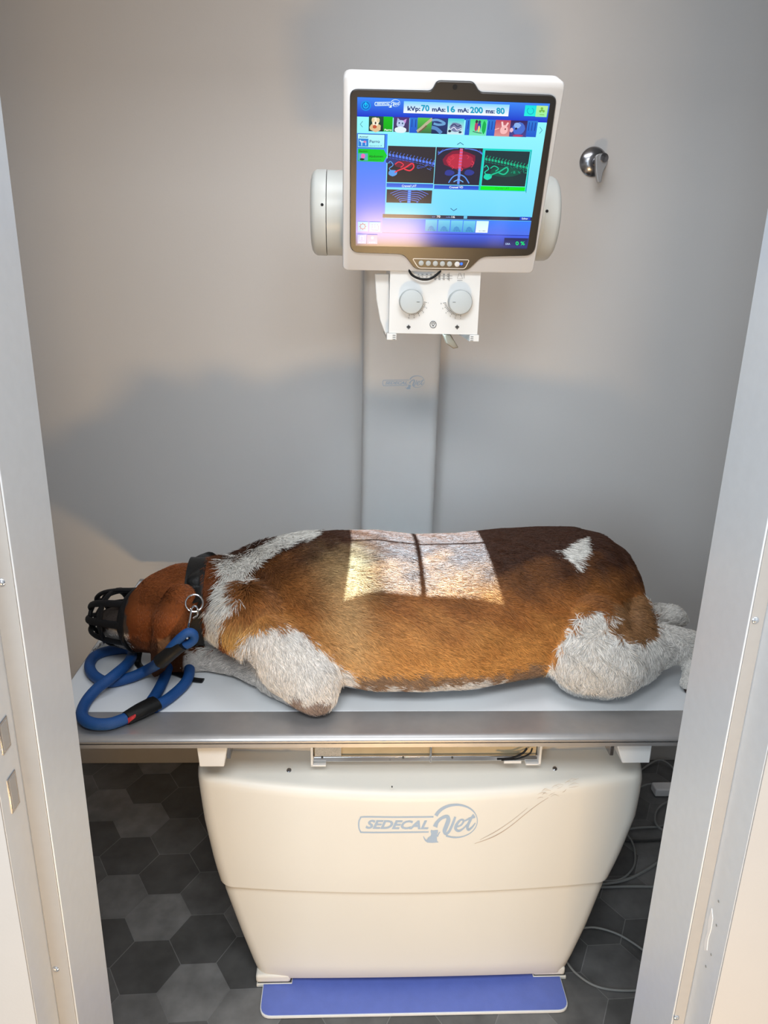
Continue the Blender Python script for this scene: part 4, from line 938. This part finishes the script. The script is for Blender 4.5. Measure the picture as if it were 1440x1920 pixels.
# ------------------------------------------------------------------ collar, muzzle, leash
def at_dog(px, py, off=0.004):   # first hit of the dog's surface on the camera ray, pushed outwards
    c = Vector(CAM) - Vector(cen_.tolist()); d = Vector(ray(px, py)).normalized()
    return c, d
from mathutils.bvhtree import BVHTree
bvh = BVHTree.FromPolygons([Vector(p) for p in vs.tolist()], [tuple(p.vertices) for p in dm.polygons])
def surf(px, py, off=.012, z=None):
    d = Vector(ray(px, py)).normalized(); h = bvh.ray_cast(Vector(CAM), d)
    if h[0] is None or (z is not None and h[0].z < z): return onZ(px, py, z or TZ + off)
    return h[0] - d * off
CO = thing('dog_collar', 'black leather collar with a raised handle loop around the dog\'s neck', 'collar', onZ(365, 1130, .87))
nc = onZ(372, 1127, .87); ax = Vector((1, .06, -.05)).normalized(); u = Vector((0, 1, 0)); w = Vector((0, 0, 1))
def band(mb, c, a, r, half, th_, n=64):
    a = a.normalized(); u = a.orthogonal().normalized(); w = a.cross(u)
    R = lambda rr, s: [c + a * s + (u * math.cos(t) + w * math.sin(t)) * rr for t in [2 * math.pi * k / n for k in range(n)]]
    mb.loft([R(r, -half), R(r + th_, -half + .001), R(r + th_, half - .001), R(r, half), R(r, -half)], cap=False)
mb = MB(); band(mb, nc, ax, .094, .021, .006); mb.build('strap', 'leather', CO)
loop = [onZ(372, 1122, .955), surf(364, 1110, .018), surf(362, 1080, .022), Vector(onY(366, 1058, 1.60)), Vector(onY(378, 1046, 1.64)), Vector(onY(392, 1044, 1.70)), Vector(onY(402, 1054, 1.74))]
MB().tube([surf(368, 1128, .016), surf(363, 1105, .022), surf(363, 1080, .028), onY(368, 1060, 1.60), onY(379, 1047, 1.64), onY(392, 1044, 1.69), onY(402, 1052, 1.73)], .0135, 12, flat=.003, up=(0, -1, .6)).build('handle_loop', 'leather', CO)
rc = surf(364, 1131, .022)
def torus(mb, c, nrm, R, r, n=40): 
    nrm = Vector(nrm).normalized(); u = nrm.orthogonal().normalized(); w = nrm.cross(u)
    mb.tube([c + (u * math.cos(t) + w * math.sin(t)) * R for t in [2 * math.pi * k / n for k in range(n)]], r, 10, closed=True, sub=1); return mb
cdir = (Vector(CAM) - rc).normalized()
torus(MB(), rc, cdir, .0175, .0018).build('ring', 'chrome', CO)
q = surf(362, 1152, .004)
# muzzle basket
MZ = thing('dog_muzzle', 'black rubber basket muzzle over the dog\'s snout at the table\'s left end', 'muzzle', onZ(215, 1200, TZ))
mc1 = onZ(262, 1160, .835); mc0 = onZ(200, 1154, .83); a = (mc1 - mc0).normalized(); uu = a.cross(Vector((0, 0, 1))).normalized(); ww = uu.cross(a)
Lm = (mc1 - mc0).length
def mring(s, R, k=1.0): c = mc0 + a * (s * Lm); return [c + uu * math.cos(t) * R * k + ww * math.sin(t) * R for t in [2 * math.pi * j / 28 for j in range(28)]]
mb = MB()
for s, R, r, fl in ((-.22, .034, .005, .005), (.28, .060, .0095, .005), (.95, .068, .012, .005)): mb.tube(mring(s, R), r, 10, closed=True, sub=1, flat=fl)
mb.build('basket_rings', 'rubber', MZ)
for j in range(9):
    t = 2 * math.pi * (j + .3) / 9
    f = lambda s, R: mc0 + a * (s * Lm) + uu * math.cos(t) * R + ww * math.sin(t) * R
    MB().tube([f(-.24, .030), f(-.2, .045), f(0, .056), f(.28, .062), f(.6, .066), f(.95, .068)], .0085, 10, flat=.005, up=(uu * math.cos(t) + ww * math.sin(t))).build('basket_bar', 'rubber', MZ)
for t0 in (0.4, 2.5):
    f = lambda t, R=.034: mc0 - a * (.23 * Lm) + uu * math.cos(t) * R + ww * math.sin(t) * R
    MB().tube([f(t0), mc0 - a * (.30 * Lm), f(t0 + math.pi)], .005, 8).build('nose_bar', 'rubber', MZ)
for pts in ([(258, 1120), (300, 1118), (340, 1118), (362, 1120)],):
    pass
MB().tube([mc0 + a * (.95 * Lm) - ww * .06, onZ(262, 1215, .76), onZ(258, 1240, TZ + .008), onZ(264, 1251, TZ + .005)], .008, 10, flat=.0025, up=(.3, -.3, 1)).build('chin_strap', 'rubber', MZ)
MB().tube([onZ(300, 1256, TZ + .004), onZ(330, 1262, TZ + .004), onZ(358, 1273, TZ + .004), onZ(381, 1276, TZ + .004)], .0085, 10, flat=.0028, up=(0, 0, 1)).build('loose_strap', 'rubber', MZ)
# clip hanging from the basket
mb = MB(); pts = [onZ(213, 1182, .765), onZ(209, 1190, .75), onZ(200, 1199, .735), onZ(195, 1204, TZ + .006)]
mb.tube(pts, .0035, 8); mb.build('clip_cord', 'rubber', MZ)
mb = MB(); torus(mb, onZ(191, 1207, TZ + .006), (0.1, .1, 1), .005, .0012, 20); mb.tube([onZ(188, 1209, TZ + .004), onZ(183, 1213, TZ + .004), onZ(179, 1217, TZ + .004)], .0022, 8); torus(mb, onZ(178, 1219, TZ + .004), (0, 0, 1), .0042, .0012, 20); mb.build('snap_clip', 'steel', MZ)
# leash
RR = .0118; tz = TZ + RR
def tp(px, py, dz=0): return onZ(px, py, tz + dz)
LS = thing('dog_leash', 'thick blue braided rope leash lying in loops at the table\'s front left corner', 'leash', tp(230, 1290, -RR))
ey = min(surf(x_, y_, .024).y for x_, y_ in ((350, 1196), (336, 1208), (322, 1220), (312, 1228)))
main = [onY(300, 1241, ey - .008), tp(280, 1254, .018), tp(245, 1270, .002), tp(205, 1279), tp(178, 1268), tp(168, 1249), tp(178, 1230), tp(205, 1220), tp(235, 1217), tp(249, 1222, .006), tp(240, 1243, .018), tp(212, 1268, .024), tp(182, 1291, .012), tp(160, 1318), tp(154, 1343, .002), tp(172, 1356, .003), tp(205, 1357, .002), tp(238, 1346, .001)]
RP = MB().tube(main, RR, 16, sub=8).build('rope', 'rope', LS)
lp = [tp(283, 1316, .003), tp(296, 1296, .003), tp(308, 1272, .004), tp(316, 1248, .012), tp(328, 1232, .018), tp(345, 1232, .018), tp(355, 1252, .008), tp(349, 1278, .002), tp(322, 1305, .0), tp(289, 1327, .0)]
MB().tube(lp, RR, 16, sub=8).build('handle_rope', 'rope', LS)
E_ = lambda px, py, dy=0.0: onY(px, py, ey + dy)
eye = [E_(322, 1224), E_(338, 1213), E_(354, 1207), E_(364, 1198), E_(362, 1188, -.004), E_(352, 1186, -.008), E_(340, 1194, -.010), E_(326, 1208, -.008), E_(316, 1220, -.004)]
MB().tube(eye, .0092, 14, sub=8).build('eye_rope', 'rope', LS)
MB().tube([E_(298, 1242, -.008), E_(312, 1231, -.008), E_(326, 1219, -.006), E_(341, 1207, -.005)], .0155, 16, flat=.0150, sub=6).build('stitched_sleeve', 'leather', LS)
sl = MB().tube([tp(236, 1347, .002), tp(262, 1333, .003), tp(292, 1318, .003)], [.0135, .020, .0215], 18, flat=.0135, up=(0, 0, 1), sub=6).build('stitched_sleeve', 'leather', LS)
a_, b_ = tp(241, 1351, RR * .2), tp(250, 1345, RR * .2)
MB().tube([a_, b_], .0045, 6, flat=.0125, up=(0, -1, .6), sub=1).build('red_tag', 'red', sl)
# snap hook
s0 = surf(359, 1141, .03); s1 = surf(356, 1160, .032); s2 = surf(352, 1178, .034); s3 = E_(351, 1197, -.02)
sk = MB(); sk.tube([s0, s1, s2], .0022, 8); sk.tube([s0, s0 + Vector((.006, 0, .006)), s0 + Vector((.012, 0, 0)), s0 + Vector((.011, 0, -.014)), s1 + Vector((.006, 0, 0))], .0020, 8); sk.lathe(s2, s3 - s2, [(0, .0032), (.004, .0038), (.008, .0028), ((s3 - s2).length, .0022)], 12)
sk.build('snap_hook', 'chrome', LS)

# ------------------------------------------------------------------ cables on the floor, right
def fz(px, py, z=.004): return onZ(px, py, z)
CG = 'cables on the floor behind the cabinet'
def cable(name, pts, r, m, label, sub=8): o = MB().tube([fz(*p) for p in pts], r, 8, sub=sub).build(name, m); return tag(o, label, 'cable', CG)
cable('floor_cable', [(1150, 1560, .004), (1195, 1552, .008), (1245, 1548, .004), (1275, 1528, .01), (1268, 1500, .014), (1240, 1510, .012), (1228, 1530, .014), (1236, 1552, .01), (1275, 1568, .004)], .0034, 'cable', 'pale grey cable coiled in a ring, upper right of the cabinet on the floor')
cable('floor_cable', [(1190, 1480, .004), (1225, 1470, .02), (1262, 1490, .016), (1290, 1530, .004)], .0034, 'cable', 'pale grey cable arching over from the cabinet\'s top right towards the frame')
cable('floor_cable', [(1120, 1660, .004), (1172, 1650, .004), (1210, 1632, .004), (1245, 1608, .004), (1290, 1575, .004)], .0042, 'cable', 'thick grey cable running diagonally up right beside the cabinet\'s lower step')
cable('floor_cable', [(1130, 1652, .004), (1165, 1648, .006), (1188, 1625, .006), (1190, 1595, .006), (1180, 1570, .006), (1150, 1540, .006)], .003, 'cable', 'thin grey cable bending in a half loop against the cabinet\'s right side')
cable('floor_cable', [(1120, 1664, .004), (1180, 1662, .004), (1250, 1663, .004)], .0034, 'cable', 'grey cable lying level just below the cabinet\'s side step')
cable('floor_cable', [(1160, 1575, .004), (1210, 1577, .004), (1260, 1572, .004), (1300, 1560, .004)], .0036, 'cabled', 'black cable lying level under the coiled grey ring')
cable('floor_cable', [(1060, 1800, .004), (1080, 1825, .004), (1115, 1848, .004), (1160, 1857, .004), (1230, 1856, .004)], .0026, 'cable', 'thin pale cable curving out beside the blue pedal\'s right end')
cable('floor_cable', [(1080, 1742, .004), (1115, 1739, .004), (1155, 1750, .004), (1190, 1770, .004), (1230, 1800, .004)], .0026, 'cable', 'thin grey cable sloping down right across the tiles at mid height')
cable('floor_cable', [(1200, 1445, .004), (1235, 1425, .02), (1262, 1440, .02), (1280, 1470, .01)], .003, 'cable', 'grey cable looped highest, near the wall under the table\'s right end')
q = fz(1245, 1478, .02); PA = MB().box(q.x - .035, q.x + .045, q.y - .02, q.y + .02, .002, .03).build('power_adapter', 'mon', bevel=.005); tag(PA, 'small pale power adapter among the cables right of the cabinet', 'power adapter')
